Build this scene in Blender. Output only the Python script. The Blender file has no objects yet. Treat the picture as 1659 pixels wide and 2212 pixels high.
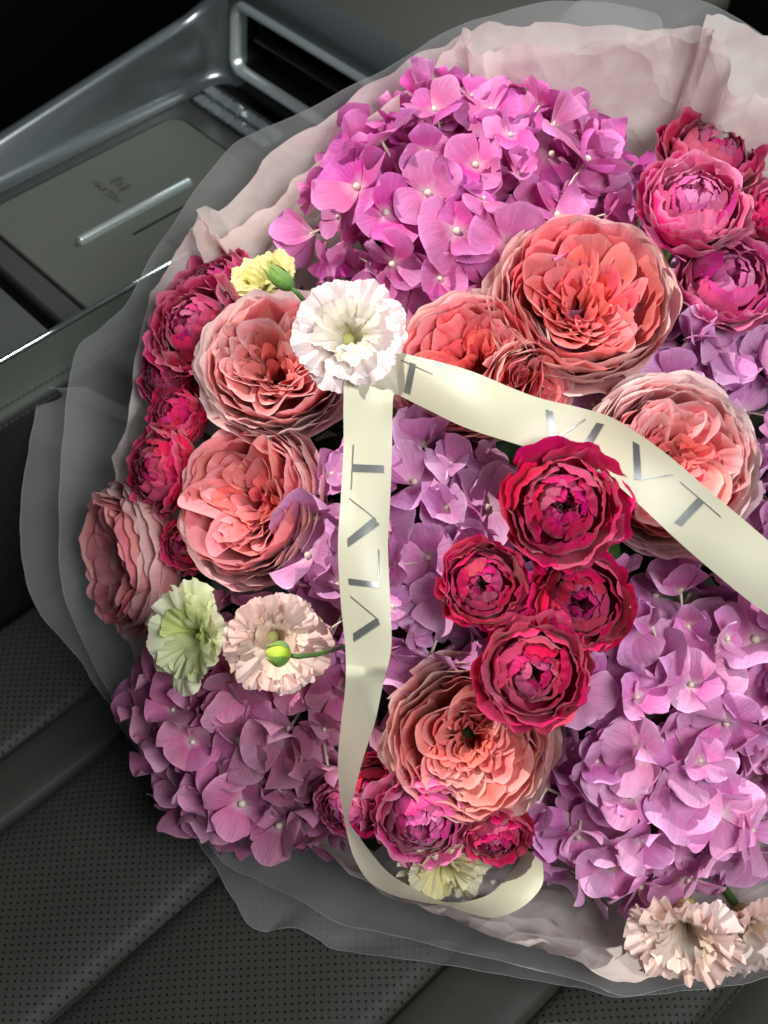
import bpy, math, random
from mathutils import Vector, Matrix, Quaternion, noise
V = Vector
sc = bpy.context.scene
col = sc.collection
PI = math.pi
R_ = math.radians

# ------------------------------------------------------------------ camera
PITCH = R_(52); FPX = 2670.0; CAMH = 0.80; IW, IH = 1659.0, 2212.0
CAM = V((0, 0, CAMH))
RGT = V((1, 0, 0)); FWD = V((0, math.cos(PITCH), -math.sin(PITCH))); UPV = V((0, math.sin(PITCH), math.cos(PITCH)))
cd = bpy.data.cameras.new('camera'); cam = bpy.data.objects.new('camera', cd); col.objects.link(cam)
cd.sensor_fit = 'HORIZONTAL'; cd.sensor_width = 36; cd.lens = 36 * FPX / IW
cam.matrix_world = Matrix.Translation(CAM) @ Matrix((RGT, UPV, -FWD)).transposed().to_4x4()
cd.clip_start = 0.01; cd.clip_end = 50
cd.dof.use_dof = True; cd.dof.focus_distance = 0.69; cd.dof.aperture_fstop = 13
sc.camera = cam

def ray(px, py): return FWD + RGT * ((px - IW / 2) / FPX) + UPV * ((IH / 2 - py) / FPX)
def at(px, py, d): return CAM + ray(px, py) * d
def onz(px, py, z):
    k = ray(px, py); return CAM + k * ((z - CAMH) / k.z)

# ------------------------------------------------------------------ world, light, exposure
w = bpy.data.worlds.new('World'); sc.world = w; w.use_nodes = True
w.node_tree.nodes['Background'].inputs[0].default_value = (0.80, 0.92, 1.0, 1)
w.node_tree.nodes['Background'].inputs[1].default_value = 0.055
sc.view_settings.view_transform = 'Standard'; sc.view_settings.look = 'None'
sc.view_settings.exposure = 0.28; sc.view_settings.gamma = 1
sc.cycles.max_bounces = 5; sc.cycles.transparent_max_bounces = 8; sc.cycles.transmission_bounces = 4; sc.cycles.glossy_bounces = 2; sc.cycles.diffuse_bounces = 3

def aim(o, loc, target):
    o.location = loc
    o.rotation_euler = (V(target) - V(loc)).to_track_quat('-Z', 'Y').to_euler()
def area(name, loc, target, sx, sy, power, color):
    l = bpy.data.lights.new(name, 'AREA'); l.shape = 'RECTANGLE'; l.size = sx; l.size_y = sy; l.energy = power; l.color = color
    o = bpy.data.objects.new(name, l); col.objects.link(o); aim(o, loc, target); return o
SUN_T = at(1130, 840, 0.70)
SUN_D = V((-0.52, 0.16, 0.84)).normalized()
sl = bpy.data.lights.new('sunbeam', 'SPOT'); sl.energy = 240; sl.color = (1.0, 0.95, 0.87); sl.shadow_soft_size = 0.014
sl.spot_size = R_(11.6); sl.spot_blend = 0.16
so = bpy.data.objects.new('sunbeam', sl); col.objects.link(so); aim(so, SUN_T + SUN_D * 2.3, SUN_T)
area('window_light', (0.62, -0.30, 1.40), (0.1, 0.42, 0.2), 0.75, 0.55, 17.5, (0.98, 0.99, 1.0))
area('windscreen_light', (0.7, 1.75, 1.35), (0.05, 0.5, 0.15), 1.3, 0.40, 13.5, (0.94, 0.99, 1.0))

# ------------------------------------------------------------------ helpers
def lin(c):
    c = c / 255.0
    return c / 12.92 if c <= 0.04045 else ((c + 0.055) / 1.055) ** 2.4
def S(r, g, b): return (lin(r), lin(g), lin(b), 1)

def newmat(name):
    m = bpy.data.materials.new(name); m.use_nodes = True
    nt = m.node_tree; return m, nt, nt.nodes, nt.links, nt.nodes['Principled BSDF']
def mat(name, c, rough=0.5, metal=0.0, spec=0.5, bump=None, coat=0, vary=None):
    m, nt, N, L, b = newmat(name)
    b.inputs['Base Color'].default_value = c; b.inputs['Roughness'].default_value = rough
    b.inputs['Metallic'].default_value = metal; b.inputs['Specular IOR Level'].default_value = spec
    b.inputs['Coat Weight'].default_value = coat
    if bump or vary:
        tc = N.new('ShaderNodeTexCoord'); n = N.new('ShaderNodeTexNoise')
        n.inputs['Scale'].default_value = (bump or vary)[0]; n.inputs['Detail'].default_value = 5
        L.new(tc.outputs['Object'], n.inputs['Vector'])
    if bump:
        bp = N.new('ShaderNodeBump'); bp.inputs['Strength'].default_value = bump[1]; bp.inputs['Distance'].default_value = bump[2]
        L.new(n.outputs['Fac'], bp.inputs['Height']); L.new(bp.outputs[0], b.inputs['Normal'])
    if vary:
        mx = N.new('ShaderNodeMix'); mx.data_type = 'RGBA'
        mx.inputs[6].default_value = c; mx.inputs[7].default_value = vary[1]
        L.new(n.outputs['Fac'], mx.inputs[0]); L.new(mx.outputs[2], b.inputs['Base Color'])
    return m

def petal_mat(name, stops, trans=0.28, jit=(0.012, 0.12, 0.16), veins=0.35, vfreq=16, rough=0.55, spec=0.3, blotch=None):
    """colour runs along the petal (attribute g: base to rim), each petal differs a little, fine veins along its length"""
    m, nt, N, L, b = newmat(name)
    at_ = N.new('ShaderNodeAttribute'); at_.attribute_name = 'g'
    as_ = N.new('ShaderNodeAttribute'); as_.attribute_name = 's'
    cr = N.new('ShaderNodeValToRGB'); e = cr.color_ramp.elements
    while len(e) > 1: e.remove(e[-1])
    e[0].position = stops[0][0]; e[0].color = stops[0][1]
    for p, c in stops[1:]:
        q = e.new(p); q.color = c
    oi = N.new('ShaderNodeObjectInfo')
    # veins
    cx = N.new('ShaderNodeCombineXYZ')
    mu = N.new('ShaderNodeMath'); mu.operation = 'MULTIPLY'; mu.inputs[1].default_value = vfreq; L.new(as_.outputs['Fac'], mu.inputs[0])
    mg = N.new('ShaderNodeMath'); mg.operation = 'MULTIPLY'; mg.inputs[1].default_value = 2.2; L.new(at_.outputs['Fac'], mg.inputs[0])
    mr = N.new('ShaderNodeMath'); mr.operation = 'MULTIPLY'; mr.inputs[1].default_value = 57; L.new(oi.outputs['Random'], mr.inputs[0])
    L.new(mu.outputs[0], cx.inputs[0]); L.new(mg.outputs[0], cx.inputs[1]); L.new(mr.outputs[0], cx.inputs[2])
    nz = N.new('ShaderNodeTexNoise'); nz.inputs['Scale'].default_value = 1.0; nz.inputs['Detail'].default_value = 4; nz.inputs['Roughness'].default_value = 0.65
    L.new(cx.outputs[0], nz.inputs['Vector'])
    # ramp position shifted by blotchy noise
    n2 = N.new('ShaderNodeTexNoise'); n2.inputs['Scale'].default_value = 1.6; n2.inputs['Detail'].default_value = 3
    cx2 = N.new('ShaderNodeCombineXYZ'); L.new(as_.outputs['Fac'], cx2.inputs[0]); L.new(at_.outputs['Fac'], cx2.inputs[1]); L.new(mr.outputs[0], cx2.inputs[2])
    L.new(cx2.outputs[0], n2.inputs['Vector'])
    ma = N.new('ShaderNodeMath'); ma.operation = 'MULTIPLY_ADD'; ma.inputs[1].default_value = 0.20
    L.new(n2.outputs['Fac'], ma.inputs[0])
    sb = N.new('ShaderNodeMath'); sb.operation = 'SUBTRACT'; sb.inputs[1].default_value = 0.10
    L.new(at_.outputs['Fac'], ma.inputs[2]); L.new(ma.outputs[0], sb.inputs[0]); L.new(sb.outputs[0], cr.inputs[0])
    hs = N.new('ShaderNodeHueSaturation')
    def rng(seed, amp, mid):
        a = N.new('ShaderNodeMath'); a.operation = 'MULTIPLY'; a.inputs[1].default_value = seed; L.new(oi.outputs['Random'], a.inputs[0])
        f = N.new('ShaderNodeMath'); f.operation = 'FRACT'; L.new(a.outputs[0], f.inputs[0])
        r = N.new('ShaderNodeMapRange'); r.inputs[3].default_value = mid - amp; r.inputs[4].default_value = mid + amp
        L.new(f.outputs[0], r.inputs[0]); return r.outputs[0]
    L.new(rng(7.13, jit[0], 0.5), hs.inputs['Hue']); L.new(rng(13.7, jit[1], 1.0), hs.inputs['Saturation']); L.new(rng(29.3, jit[2], 1.0), hs.inputs['Value'])
    L.new(cr.outputs[0], hs.inputs['Color'])
    vm = N.new('ShaderNodeMapRange'); vm.inputs[1].default_value = 0.3; vm.inputs[2].default_value = 0.7
    vm.inputs[3].default_value = 1 - veins * 0.45; vm.inputs[4].default_value = 1 + veins * 0.25; L.new(nz.outputs['Fac'], vm.inputs[0])
    vmul = N.new('ShaderNodeVectorMath'); vmul.operation = 'SCALE'; L.new(hs.outputs[0], vmul.inputs[0]); L.new(vm.outputs[0], vmul.inputs['Scale'])
    L.new(vmul.outputs[0], b.inputs['Base Color'])
    b.inputs['Roughness'].default_value = rough; b.inputs['Specular IOR Level'].default_value = spec
    b.inputs['Sheen Weight'].default_value = 0.22; b.inputs['Sheen Roughness'].default_value = 0.4
    bp = N.new('ShaderNodeBump'); bp.inputs['Strength'].default_value = 0.5; bp.inputs['Distance'].default_value = 0.0012
    L.new(nz.outputs['Fac'], bp.inputs['Height']); L.new(bp.outputs[0], b.inputs['Normal'])
    tr = N.new('ShaderNodeBsdfTranslucent'); L.new(vmul.outputs[0], tr.inputs['Color']); L.new(bp.outputs[0], tr.inputs['Normal'])
    mx = N.new('ShaderNodeMixShader'); mx.inputs[0].default_value = trans
    L.new(b.outputs[0], mx.inputs[1]); L.new(tr.outputs[0], mx.inputs[2])
    L.new(mx.outputs[0], N['Material Output'].inputs[0])
    return m

def mesh(name, verts, faces, attrs=None, smooth=True):
    me = bpy.data.meshes.new(name)
    me.from_pydata([tuple(v) for v in verts], [], faces)
    if attrs:
        for k, vals in attrs.items():
            a = me.attributes.new(k, 'FLOAT', 'POINT'); a.data.foreach_set('value', vals)
    if smooth: me.polygons.foreach_set('use_smooth', [True] * len(me.polygons))
    me.update(); return me
def link(name, me, m=None, parent=None, loc=None):
    if m is not None and not me.materials: me.materials.append(m)
    o = bpy.data.objects.new(name, me); col.objects.link(o)
    if parent: o.parent = parent
    if loc is not None: o.location = loc
    return o
def tag(o, label, cat, group=None):
    o['label'] = label; o['category'] = cat
    if group: o['group'] = group
    return o
def thing(name, loc, label, cat, group=None, rot=None):
    o = bpy.data.objects.new(name, None); col.objects.link(o); o.empty_display_size = 0.02
    o.location = loc
    if rot is not None: o.rotation_mode = 'QUATERNION'; o.rotation_quaternion = rot
    return tag(o, label, cat, group)

def grid(nu, nv, f):
    """f(u,v) with u in -1..1 and v in 0..1 -> Vector"""
    vs, g, s = [], [], []
    for j in range(nv + 1):
        v = j / nv
        for i in range(nu + 1):
            u = -1 + 2 * i / nu
            vs.append(f(u, v)); g.append(v); s.append(u)
    fs = []
    for j in range(nv):
        for i in range(nu):
            a = j * (nu + 1) + i
            fs.append((a, a + 1, a + nu + 2, a + nu + 1))
    return vs, fs, {'g': g, 's': s}
def tube(pts, rads, n=8, cap=True):
    vs, fs = [], []
    prev = None
    for k, p in enumerate(pts):
        d = (pts[min(k + 1, len(pts) - 1)] - pts[max(k - 1, 0)]).normalized()
        a = d.cross(V((0.13, 0.94, 0.31))).normalized() if prev is None else (prev - d * prev.dot(d)).normalized()
        prev = a; b = d.cross(a)
        for i in range(n):
            t = 2 * PI * i / n
            vs.append(p + (a * math.cos(t) + b * math.sin(t)) * rads[k])
    for k in range(len(pts) - 1):
        for i in range(n):
            fs.append((k * n + i, k * n + (i + 1) % n, (k + 1) * n + (i + 1) % n, (k + 1) * n + i))
    if cap:
        fs.append(tuple(range(n))[::-1]); fs.append(tuple((len(pts) - 1) * n + i for i in range(n)))
    return vs, fs
def box(c, ex, ey, ez, sx, sy, sz, bev=0.0):
    """box with chamfered vertical edges and top; c centre, half sizes"""
    vs, fs = [], []
    def ring(hx, hy, z, b):
        out = []
        for (qx, qy) in ((1, 1), (-1, 1), (-1, -1), (1, -1)):
            cx, cy = qx * (hx - b), qy * (hy - b)
            a0 = math.atan2(qy, qx)
            for t in (-0.25 * PI, 0, 0.25 * PI):
                out.append(c + ex * (cx + b * math.cos(a0 + t) * 1.0) + ey * (cy + b * math.sin(a0 + t)) + ez * z)
        return out
    b = max(bev, 1e-5)
    rings = [ring(sx - b * .6, sy - b * .6, -sz, b), ring(sx, sy, -sz + b * .6, b), ring(sx, sy, sz - b * .6, b), ring(sx - b * .6, sy - b * .6, sz, b)]
    for r in rings: vs += r
    n = 12
    for k in range(3):
        for i in range(n):
            fs.append((k * n + i, k * n + (i + 1) % n, (k + 1) * n + (i + 1) % n, (k + 1) * n + i))
    fs.append(tuple(range(n))[::-1]); fs.append(tuple(3 * n + i for i in range(n)))
    return vs, fs
def sphere(c, r, nu=10, nv=6, sq=V((1, 1, 1))):
    vs, fs = [], []
    for j in range(nv + 1):
        t = PI * j / nv
        for i in range(nu):
            p = 2 * PI * i / nu
            vs.append(c + V((math.sin(t) * math.cos(p) * sq.x, math.sin(t) * math.sin(p) * sq.y, math.cos(t) * sq.z)) * r)
    for j in range(nv):
        for i in range(nu):
            fs.append((j * nu + i, (j + 1) * nu + i, (j + 1) * nu + (i + 1) % nu, j * nu + (i + 1) % nu))
    return vs, fs
def catmull(P, n):
    """resample a list of tuples (floats) to n points with a Catmull-Rom curve"""
    out = []; m = len(P) - 1
    for k in range(n):
        t = k / (n - 1) * m; i = min(int(t), m - 1); f = t - i
        a, b, c, d = P[max(i - 1, 0)], P[i], P[i + 1], P[min(i + 2, m)]
        out.append(tuple(0.5 * (2 * b[q] + (c[q] - a[q]) * f + (2 * a[q] - 5 * b[q] + 4 * c[q] - d[q]) * f * f + (3 * b[q] - a[q] - 3 * c[q] + d[q]) * f ** 3) for q in range(len(P[0]))))
    return out
def nz(x, y, z): return noise.noise(V((x, y, z)))

# ------------------------------------------------------------------ car frame (e1 along the car, e2 across)
AL = R_(43.5)
E1 = V((math.cos(AL), math.sin(AL), 0)); E2 = V((-math.sin(AL), math.cos(AL), 0)); EZ = V((0, 0, 1))
def car(u, wv, z): return E1 * u + E2 * wv + EZ * z

# ---- materials of the car
def leather(name, c, perf):
    m, nt, N, L, b = newmat(name)
    tc = N.new('ShaderNodeTexCoord')
    n = N.new('ShaderNodeTexVoronoi'); n.feature = 'DISTANCE_TO_EDGE'; n.inputs['Scale'].default_value = 900
    L.new(tc.outputs['Object'], n.inputs['Vector'])
    n2 = N.new('ShaderNodeTexNoise'); n2.inputs['Scale'].default_value = 14; n2.inputs['Detail'].default_value = 4
    L.new(tc.outputs['Object'], n2.inputs['Vector'])
    mr = N.new('ShaderNodeMapRange'); mr.inputs[3].default_value = 0.85; mr.inputs[4].default_value = 1.12; L.new(n2.outputs['Fac'], mr.inputs[0])
    sc_ = N.new('ShaderNodeVectorMath'); sc_.operation = 'SCALE'; sc_.inputs[0].default_value = c[:3]; L.new(mr.outputs[0], sc_.inputs['Scale'])
    b.inputs['Roughness'].default_value = 0.55; b.inputs['Specular IOR Level'].default_value = 0.22
    bp = N.new('ShaderNodeBump'); bp.inputs['Strength'].default_value = 0.25; bp.inputs['Distance'].default_value = 0.0004
    L.new(n.outputs['Distance'], bp.inputs['Height'])
    out = sc_.outputs[0]; nrm = bp.outputs[0]
    if perf:
        mp = N.new('ShaderNodeMapping'); mp.inputs['Rotation'].default_value = (0, 0, R_(-3)); mp.inputs['Scale'].default_value = (1 / 0.0046, 1 / 0.0046, 0)
        L.new(tc.outputs['Object'], mp.inputs['Vector'])
        fr = N.new('ShaderNodeVectorMath'); fr.operation = 'FRACTION'; L.new(mp.outputs[0], fr.inputs[0])
        su = N.new('ShaderNodeVectorMath'); su.operation = 'SUBTRACT'; su.inputs[1].default_value = (0.5, 0.5, 0); L.new(fr.outputs[0], su.inputs[0])
        mz = N.new('ShaderNodeVectorMath'); mz.operation = 'MULTIPLY'; mz.inputs[1].default_value = (1, 1, 0); L.new(su.outputs[0], mz.inputs[0])
        ln = N.new('ShaderNodeVectorMath'); ln.operation = 'LENGTH'; L.new(mz.outputs[0], ln.inputs[0])
        hr = N.new('ShaderNodeMapRange'); hr.inputs[1].default_value = 0.12; hr.inputs[2].default_value = 0.19; L.new(ln.outputs['Value'], hr.inputs[0])
        mx = N.new('ShaderNodeMix'); mx.data_type = 'RGBA'; mx.inputs[6].default_value = (0.002, 0.002, 0.002, 1)
        L.new(hr.outputs[0], mx.inputs[0]); L.new(out, mx.inputs[7]); out = mx.outputs[2]
        b2 = N.new('ShaderNodeBump'); b2.inputs['Strength'].default_value = 0.9; b2.inputs['Distance'].default_value = 0.0008
        L.new(hr.outputs[0], b2.inputs['Height']); L.new(nrm, b2.inputs['Normal']); nrm = b2.outputs[0]
    L.new(out, b.inputs['Base Color']); L.new(nrm, b.inputs['Normal'])
    return m
SEATC = S(56, 57, 52)
M_perf = leather('perforated_leather', SEATC, True)
M_plain = leather('smooth_leather', SEATC, False)
M_side = leather('console_leather', S(74, 78, 70), False)
M_black = mat('black_plastic', (0.004, 0.004, 0.005, 1), 0.6, 0, 0.25)
M_carpet = mat('dark_carpet', (0.006, 0.006, 0.007, 1), 0.95, 0, 0.1, bump=(900, 0.6, 0.002))
M_sat = mat('satin_metal', S(158, 166, 167), 0.25, 0.86, 0.5, bump=(160, 0.05, 0.001))
M_floor = mat('brushed_tray', S(96, 98, 92), 0.42, 0.45, 0.5, bump=(400, 0.05, 0.0005))
M_rub = mat('rubber_mat', S(102, 104, 95), 0.8, 0, 0.3, bump=(1600, 0.25, 0.0004), vary=(60, S(88, 90, 83)))
M_chrome = mat('chrome', S(225, 232, 232), 0.08, 1.0)
M_chs = mat('satin_chrome', S(214, 224, 222), 0.28, 0.6)
M_print = mat('dark_print', S(40, 42, 40), 0.7)
M_thread = mat('grey_thread', S(70, 74, 68), 0.8, 0, 0.2)
def glass_mat():
    m, nt, N, L, b = newmat('crystal')
    b.inputs['Base Color'].default_value = (0.75, 0.85, 0.9, 1); b.inputs['Roughness'].default_value = 0.04
    b.inputs['Transmission Weight'].default_value = 0.7; b.inputs['IOR'].default_value = 1.6
    return m
M_cry = glass_mat()
def emit_mat():
    m, nt, N, L, b = newmat('button_backlight')
    b.inputs['Base Color'].default_value = (0.1, 0.5, 0.6, 1); b.inputs['Emission Color'].default_value = (0.15, 0.8, 1, 1); b.inputs['Emission Strength'].default_value = 0.9
    return m
M_glow = emit_mat()

# ------------------------------------------------------------------ setting: cabin floor, dashboard
fl = link('cabin_floor', mesh('cabin_floor', *grid(8, 8, lambda u, v: V((u * 3, -1.5 + v * 5, -0.30)))[:2]), M_carpet); fl['kind'] = 'structure'
bm_ = box(car(1.25, 0.45, 0.12), E1, E2, EZ, 0.12, 1.3, 0.42, 0.05)
da = link('dashboard', mesh('dashboard', *bm_), M_black); da['kind'] = 'structure'
bm_ = box(car(0.5, 1.55, 0.10), E1, E2, EZ, 1.2, 0.10, 0.40, 0.05)
db_ = link('far_door_panel', mesh('far_door_panel', *bm_), M_black); db_['kind'] = 'structure'

# ------------------------------------------------------------------ car seat
seat0 = car(0.15, 0.27, 0.0)
seat = thing('car_seat', seat0, 'dark grey leather car seat with perforated panels and stitched seams under the bouquet', 'car seat')
def panel(w0, w1, perf, bulge, name='cushion_panel'):
    def f(u, v):
        x = -0.42 + (u + 1) / 2 * 1.0; wv = w0 + (w1 - w0) * v
        t = abs(2 * v - 1)
        z = bulge * (1 - t ** 3.2) - 0.005 * max(0, (t - 0.94) / 0.06) ** 2
        z += 0.0022 * nz(x * 5, wv * 7, 3.1) + 0.0009 * nz(x * 17, wv * 30, 1.1)
        return car(x, wv, z - 0.004) - seat0
    vs, fs, _ = grid(60, 22, f)
    return link(name, mesh(name, vs, fs), M_perf if perf else M_plain, seat)
for a, b, pf, bu in ((0.578, 0.4838, True, .006), (0.4832, 0.4383, False, .004), (0.4377, 0.3083, True, .007), (0.3077, 0.1623, True, .007),
                     (0.1617, 0.1023, False, .004), (0.1017, 0.0263, True, .006), (0.0257, -0.20, False, .010)):
    panel(b, a, pf, bu)
# body of the cushion under the panels
vs, fs = box(car(0.08, 0.189, -0.085) - seat0, E1, E2, EZ, 0.50, 0.386, 0.077, 0.02)
link('cushion_base', mesh('cushion_base', vs, fs), M_plain, seat)
# stitches along the last seam
sv = mesh('stitch', *tube([V((-0.0019, 0, -0.0004)), V((-0.0009, 0, 0.0005)), V((0.0009, 0, 0.0005)), V((0.0019, 0, -0.0004))], [0.0003, 0.00045, 0.00045, 0.0003], 6))
for k in range(60):
    o = link('stitch', sv, M_thread, seat, car(0.22 + k * 0.0046, 0.0215, 0.0052) - seat0); o.rotation_euler.z = AL + 0.10

# ------------------------------------------------------------------ centre console
c0 = car(0.45, 0.75, -0.30)
con = thing('centre_console', c0, 'satin metal centre console with phone charging tray beside the seat', 'console')
def cpart(name, vf, m, parent=None, smooth=True): return link(name, mesh(name, vf[0], vf[1], None, smooth), m, parent or con)
def cb(u, wv, z, su, sw, sz, bev=0.001): return box(car(u, wv, z) - c0, E1, E2, EZ, su, sw, sz, bev)
# tray floor with the cross groove left open
cpart('tray_floor', cb(0.460, 0.768, 0.110, 0.147, 0.130, 0.010, 0.002), M_floor)
cpart('rear_cover', cb(0.10, 0.768, 0.110, 0.199, 0.130, 0.010, 0.002), M_floor)
cpart('groove', cb(0.306, 0.768, 0.098, 0.008, 0.130, 0.006, 0.001), M_black)
cpart('pedestal', cb(0.40, 0.768, -0.105, 0.60, 0.155, 0.195, 0.01), M_black)
# mat: rounded sheet in a dark rim
def rrect(u0, u1, w0, w1, r, z, n=6):
    out = []
    for (cu, cw, a0) in ((u1 - r, w1 - r, 0), (u0 + r, w1 - r, PI / 2), (u0 + r, w0 + r, PI), (u1 - r, w0 + r, 1.5 * PI)):
        for k in range(n + 1):
            t = a0 + PI / 2 * k / n
            out.append(car(cu + r * math.cos(t), cw + r * math.sin(t), z) - c0)
    return out
def slab(u0, u1, w0, w1, r, z0, z1, ch=0.001):
    A = rrect(u0, u1, w0, w1, r, z0); B = rrect(u0, u1, w0, w1, r, z1 - ch); D = rrect(u0 + ch, u1 - ch, w0 + ch, w1 - ch, max(r - ch, 1e-4), z1)
    n = len(A); vs = A + B + D
    fs = [(k * n + i, k * n + (i + 1) % n, (k + 1) * n + (i + 1) % n, (k + 1) * n + i) for k in (0, 1) for i in range(n)]
    fs.append(tuple(2 * n + i for i in range(n))); return vs, fs
cpart('mat_border', slab(0.3315, 0.5495, 0.6505, 0.8600, 0.017, 0.118, 0.1206, 0.0003), M_black, smooth=False)
matp = cpart('charging_mat', slab(0.334, 0.547, 0.653, 0.8575, 0.015, 0.118, 0.1222, 0.0012), M_rub, smooth=False)
cpart('divider_bar', slab(0.375, 0.494, 0.7635, 0.7705, 0.003, 0.121, 0.1285, 0.0022), M_chs)
cpart('dark_strip', slab(0.415, 0.470, 0.7440, 0.7465, 0.001, 0.121, 0.1226, 0.0002), M_black, smooth=False)  # thin black strip laid on the mat beside the divider bar
# printed charging marks (arcs, bolt, lettering strokes)
def stroke(pts, wid, o, z=0.1226):
    """flat print: polyline in local (along, across) metres"""
    vs, fs = [], []
    for k, p in enumerate(pts):
        a = V(pts[max(k - 1, 0)]); b = V(pts[min(k + 1, len(pts) - 1)]); d = (b - a).normalized(); nn = V((-d.y, d.x))
        for sg in (-1, 1):
            q = V(p) + nn * wid * sg
            vs.append(o[0] * q.x + o[1] * q.y + o[2] + EZ * (z))
    for k in range(len(pts) - 1): fs.append((2 * k, 2 * k + 2, 2 * k + 3, 2 * k + 1))
    return vs, fs
FONT = {'M': [[(0, 0), (0, 1), (.4, .3), (.8, 1), (.8, 0)]], 'A': [[(0, 0), (.4, 1), (.8, 0)], [(.15, .35), (.65, .35)]], 'X': [[(0, 0), (.7, 1)], [(0, 1), (.7, 0)]],
        '.': [[(0, 0), (.12, 0)]], '5': [[(.6, 1), (.05, 1), (0, .55), (.45, .58), (.6, .3), (.4, 0), (0, .05)]], '0': [[(0, .2), (0, .8), (.3, 1), (.6, .8), (.6, .2), (.3, 0), (0, .2)]],
        'W': [[(0, 1), (.2, 0), (.45, .7), (.7, 0), (.9, 1)]]}
def charge_print(u, wv, name='charging_print'):
    xr = -E2; yr = E1     # reads from the far side towards the seat
    org = car(u, wv, 0) - c0
    vs, fs = [], []
    def add(pl, wd):
        v2, f2 = stroke(pl, wd, (xr, yr, org)); k = len(vs); vs.extend(v2); fs.extend([tuple(i + k for i in q) for q in f2])
    for sg in (-1, 1):
        for r in (0.006, 0.009):
            add([(sg * r * math.cos(t), 0.008 + r * math.sin(t)) for t in [R_(-50 + 10 * q) for q in range(11)]], 0.0006)
    add([(0.001, 0.0125), (-0.002, 0.0075), (0.002, 0.0085), (-0.001, 0.0035)], 0.0007)
    x = -0.019
    for ch in 'MAX.50W':
        for pl in FONT[ch]: add([(x + p[0] * 0.0065, -0.010 + p[1] * 0.0068) for p in pl], 0.00045)
        x += 0.0065 * (0.35 if ch == '.' else 1.0 if ch in 'MAW' else 0.85)
    return link(name, mesh(name, vs, fs, None, False), M_print, matp)
charge_print(0.440, 0.808); charge_print(0.440, 0.704)
# far side wall: lofted section along the car, rounded into the end wall
def loft(name, path, m, parent=None):
    n = len(path[0]); vs = [p for r in path for p in r]
    fs = [(k * n + i, k * n + i + 1, (k + 1) * n + i + 1, (k + 1) * n + i) for k in range(len(path) - 1) for i in range(n - 1)]
    return link(name, mesh(name, vs, fs), m, parent or con)
def section(px, pz): return [(a, b) for a, b in zip(px, pz)]
rows = []
NS = 56
for k in range(NS + 1):
    t = k / NS
    # plan path: along the far wall then round the corner along the end wall
    Lw, rc = 0.58, 0.030
    s = t * (Lw + rc * PI / 2 * .98)
    if s < Lw: bu, bw, nu_, nw_ = 0.02 + s, 0.884, 0.0, 1.0
    elif s < Lw + rc * PI / 2:
        a = (s - Lw) / rc; bu, bw, nu_, nw_ = 0.60 + rc * math.sin(a), 0.884 - rc + rc * math.cos(a), math.sin(a), math.cos(a)
    else: bu, bw, nu_, nw_ = 0.60 + rc, 0.884 - rc - (s - Lw - rc * PI / 2), 1.0, 0.0
    zt = 0.146 + 0.036 * min(1, max(0, (bu - 0.35) / 0.27)) + 0.030 * nu_ ** 1.5
    row = []
    for (off, q) in ((-0.012, 0.0), (-0.004, 0.0), (0.0, 0.06), (0.002, 0.2), (0.006, 0.55), (0.011, 0.88), (0.0125, 0.96), (0.015, 1.0), (0.019, 1.0), (0.022, 0.97), (0.024, 0.85), (0.026, 0.3)):
        row.append(car(bu + nu_ * off, bw + nw_ * off, 0.1205 + (zt - 0.1205) * q) - c0)
    rows.append(row)
loft('side_wall', rows, M_sat)
# end wall: frame of the storage opening, standing above the tray end
def frame_ring(u0, tilt, w0, w1, z0, z1, r, n=8):
    out = []
    for (cw, cz, a0) in ((w1 - r, z1 - r, 0), (w0 + r, z1 - r, PI / 2), (w0 + r, z0 + r, PI), (w1 - r, z0 + r, 1.5 * PI)):
        for k in range(n + 1):
            t = a0 + PI / 2 * k / n
            zz = cz + r * math.sin(t)
            out.append(car(u0 + (zz - z0) * tilt, cw + r * math.cos(t), zz) - c0)
    return out
def closed(rings):
    n = len(rings[0]); vs = [p for r in rings for p in r]
    return vs, [(k * n + i, k * n + (i + 1) % n, (k + 1) * n + (i + 1) % n, (k + 1) * n + i) for k in range(len(rings) - 1) for i in range(n)]
FW0, FW1, FZ0, FZ1 = 0.56, 0.868, 0.132, 0.199
ow = [frame_ring(0.640, .15, FW0 - .05, FW1 + .034, 0.100, FZ1 + .028, 0.03), frame_ring(0.628, .15, FW0 - .045, FW1 + .028, 0.105, FZ1 + .024, 0.028),
      frame_ring(0.622, .15, FW0 - .03, FW1 + .012, 0.118, FZ1 + .012, 0.02), frame_ring(0.624, .15, FW0, FW1, FZ0 - .001, FZ1 + .001, 0.014)]
cpart('end_wall', closed(ow), M_sat)
fr_ = [frame_ring(0.626, .15, FW0 - .001, FW1 + .001, FZ0 - .002, FZ1 + .002, 0.015), frame_ring(0.6195, .15, FW0 + .001, FW1 - .001, FZ0, FZ1, 0.014),
       frame_ring(0.6185, .15, FW0 + .003, FW1 - .003, FZ0 + .002, FZ1 - .002, 0.013), frame_ring(0.620, .15, FW0 + .005, FW1 - .005, FZ0 + .004, FZ1 - .004, 0.012), frame_ring(0.630, .15, FW0 + .006, FW1 - .006, FZ0 + .005, FZ1 - .005, 0.012)]
op = cpart('opening_frame', closed(fr_), M_chs)
ins = [frame_ring(0.629, .15, FW0 + .0055, FW1 - .0055, FZ0 + .0045, FZ1 - .0045, 0.012), frame_ring(0.72, .15, FW0 + .012, FW1 - .012, FZ0 + .01, FZ1 - .01, 0.010)]
vs, fs = closed(ins); n = len(ins[0]); fs.append(tuple(n + i for i in range(n)))
cpart('opening_recess', (vs, fs), M_black, op)
cpart('inner_shelf', box(car(0.650, 0.705, 0.170) - c0, E1, E2, EZ, 0.018, 0.135, 0.0012, 0.0006), mat('dark_gloss', (0.02, 0.02, 0.02, 1), 0.25), op)
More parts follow.
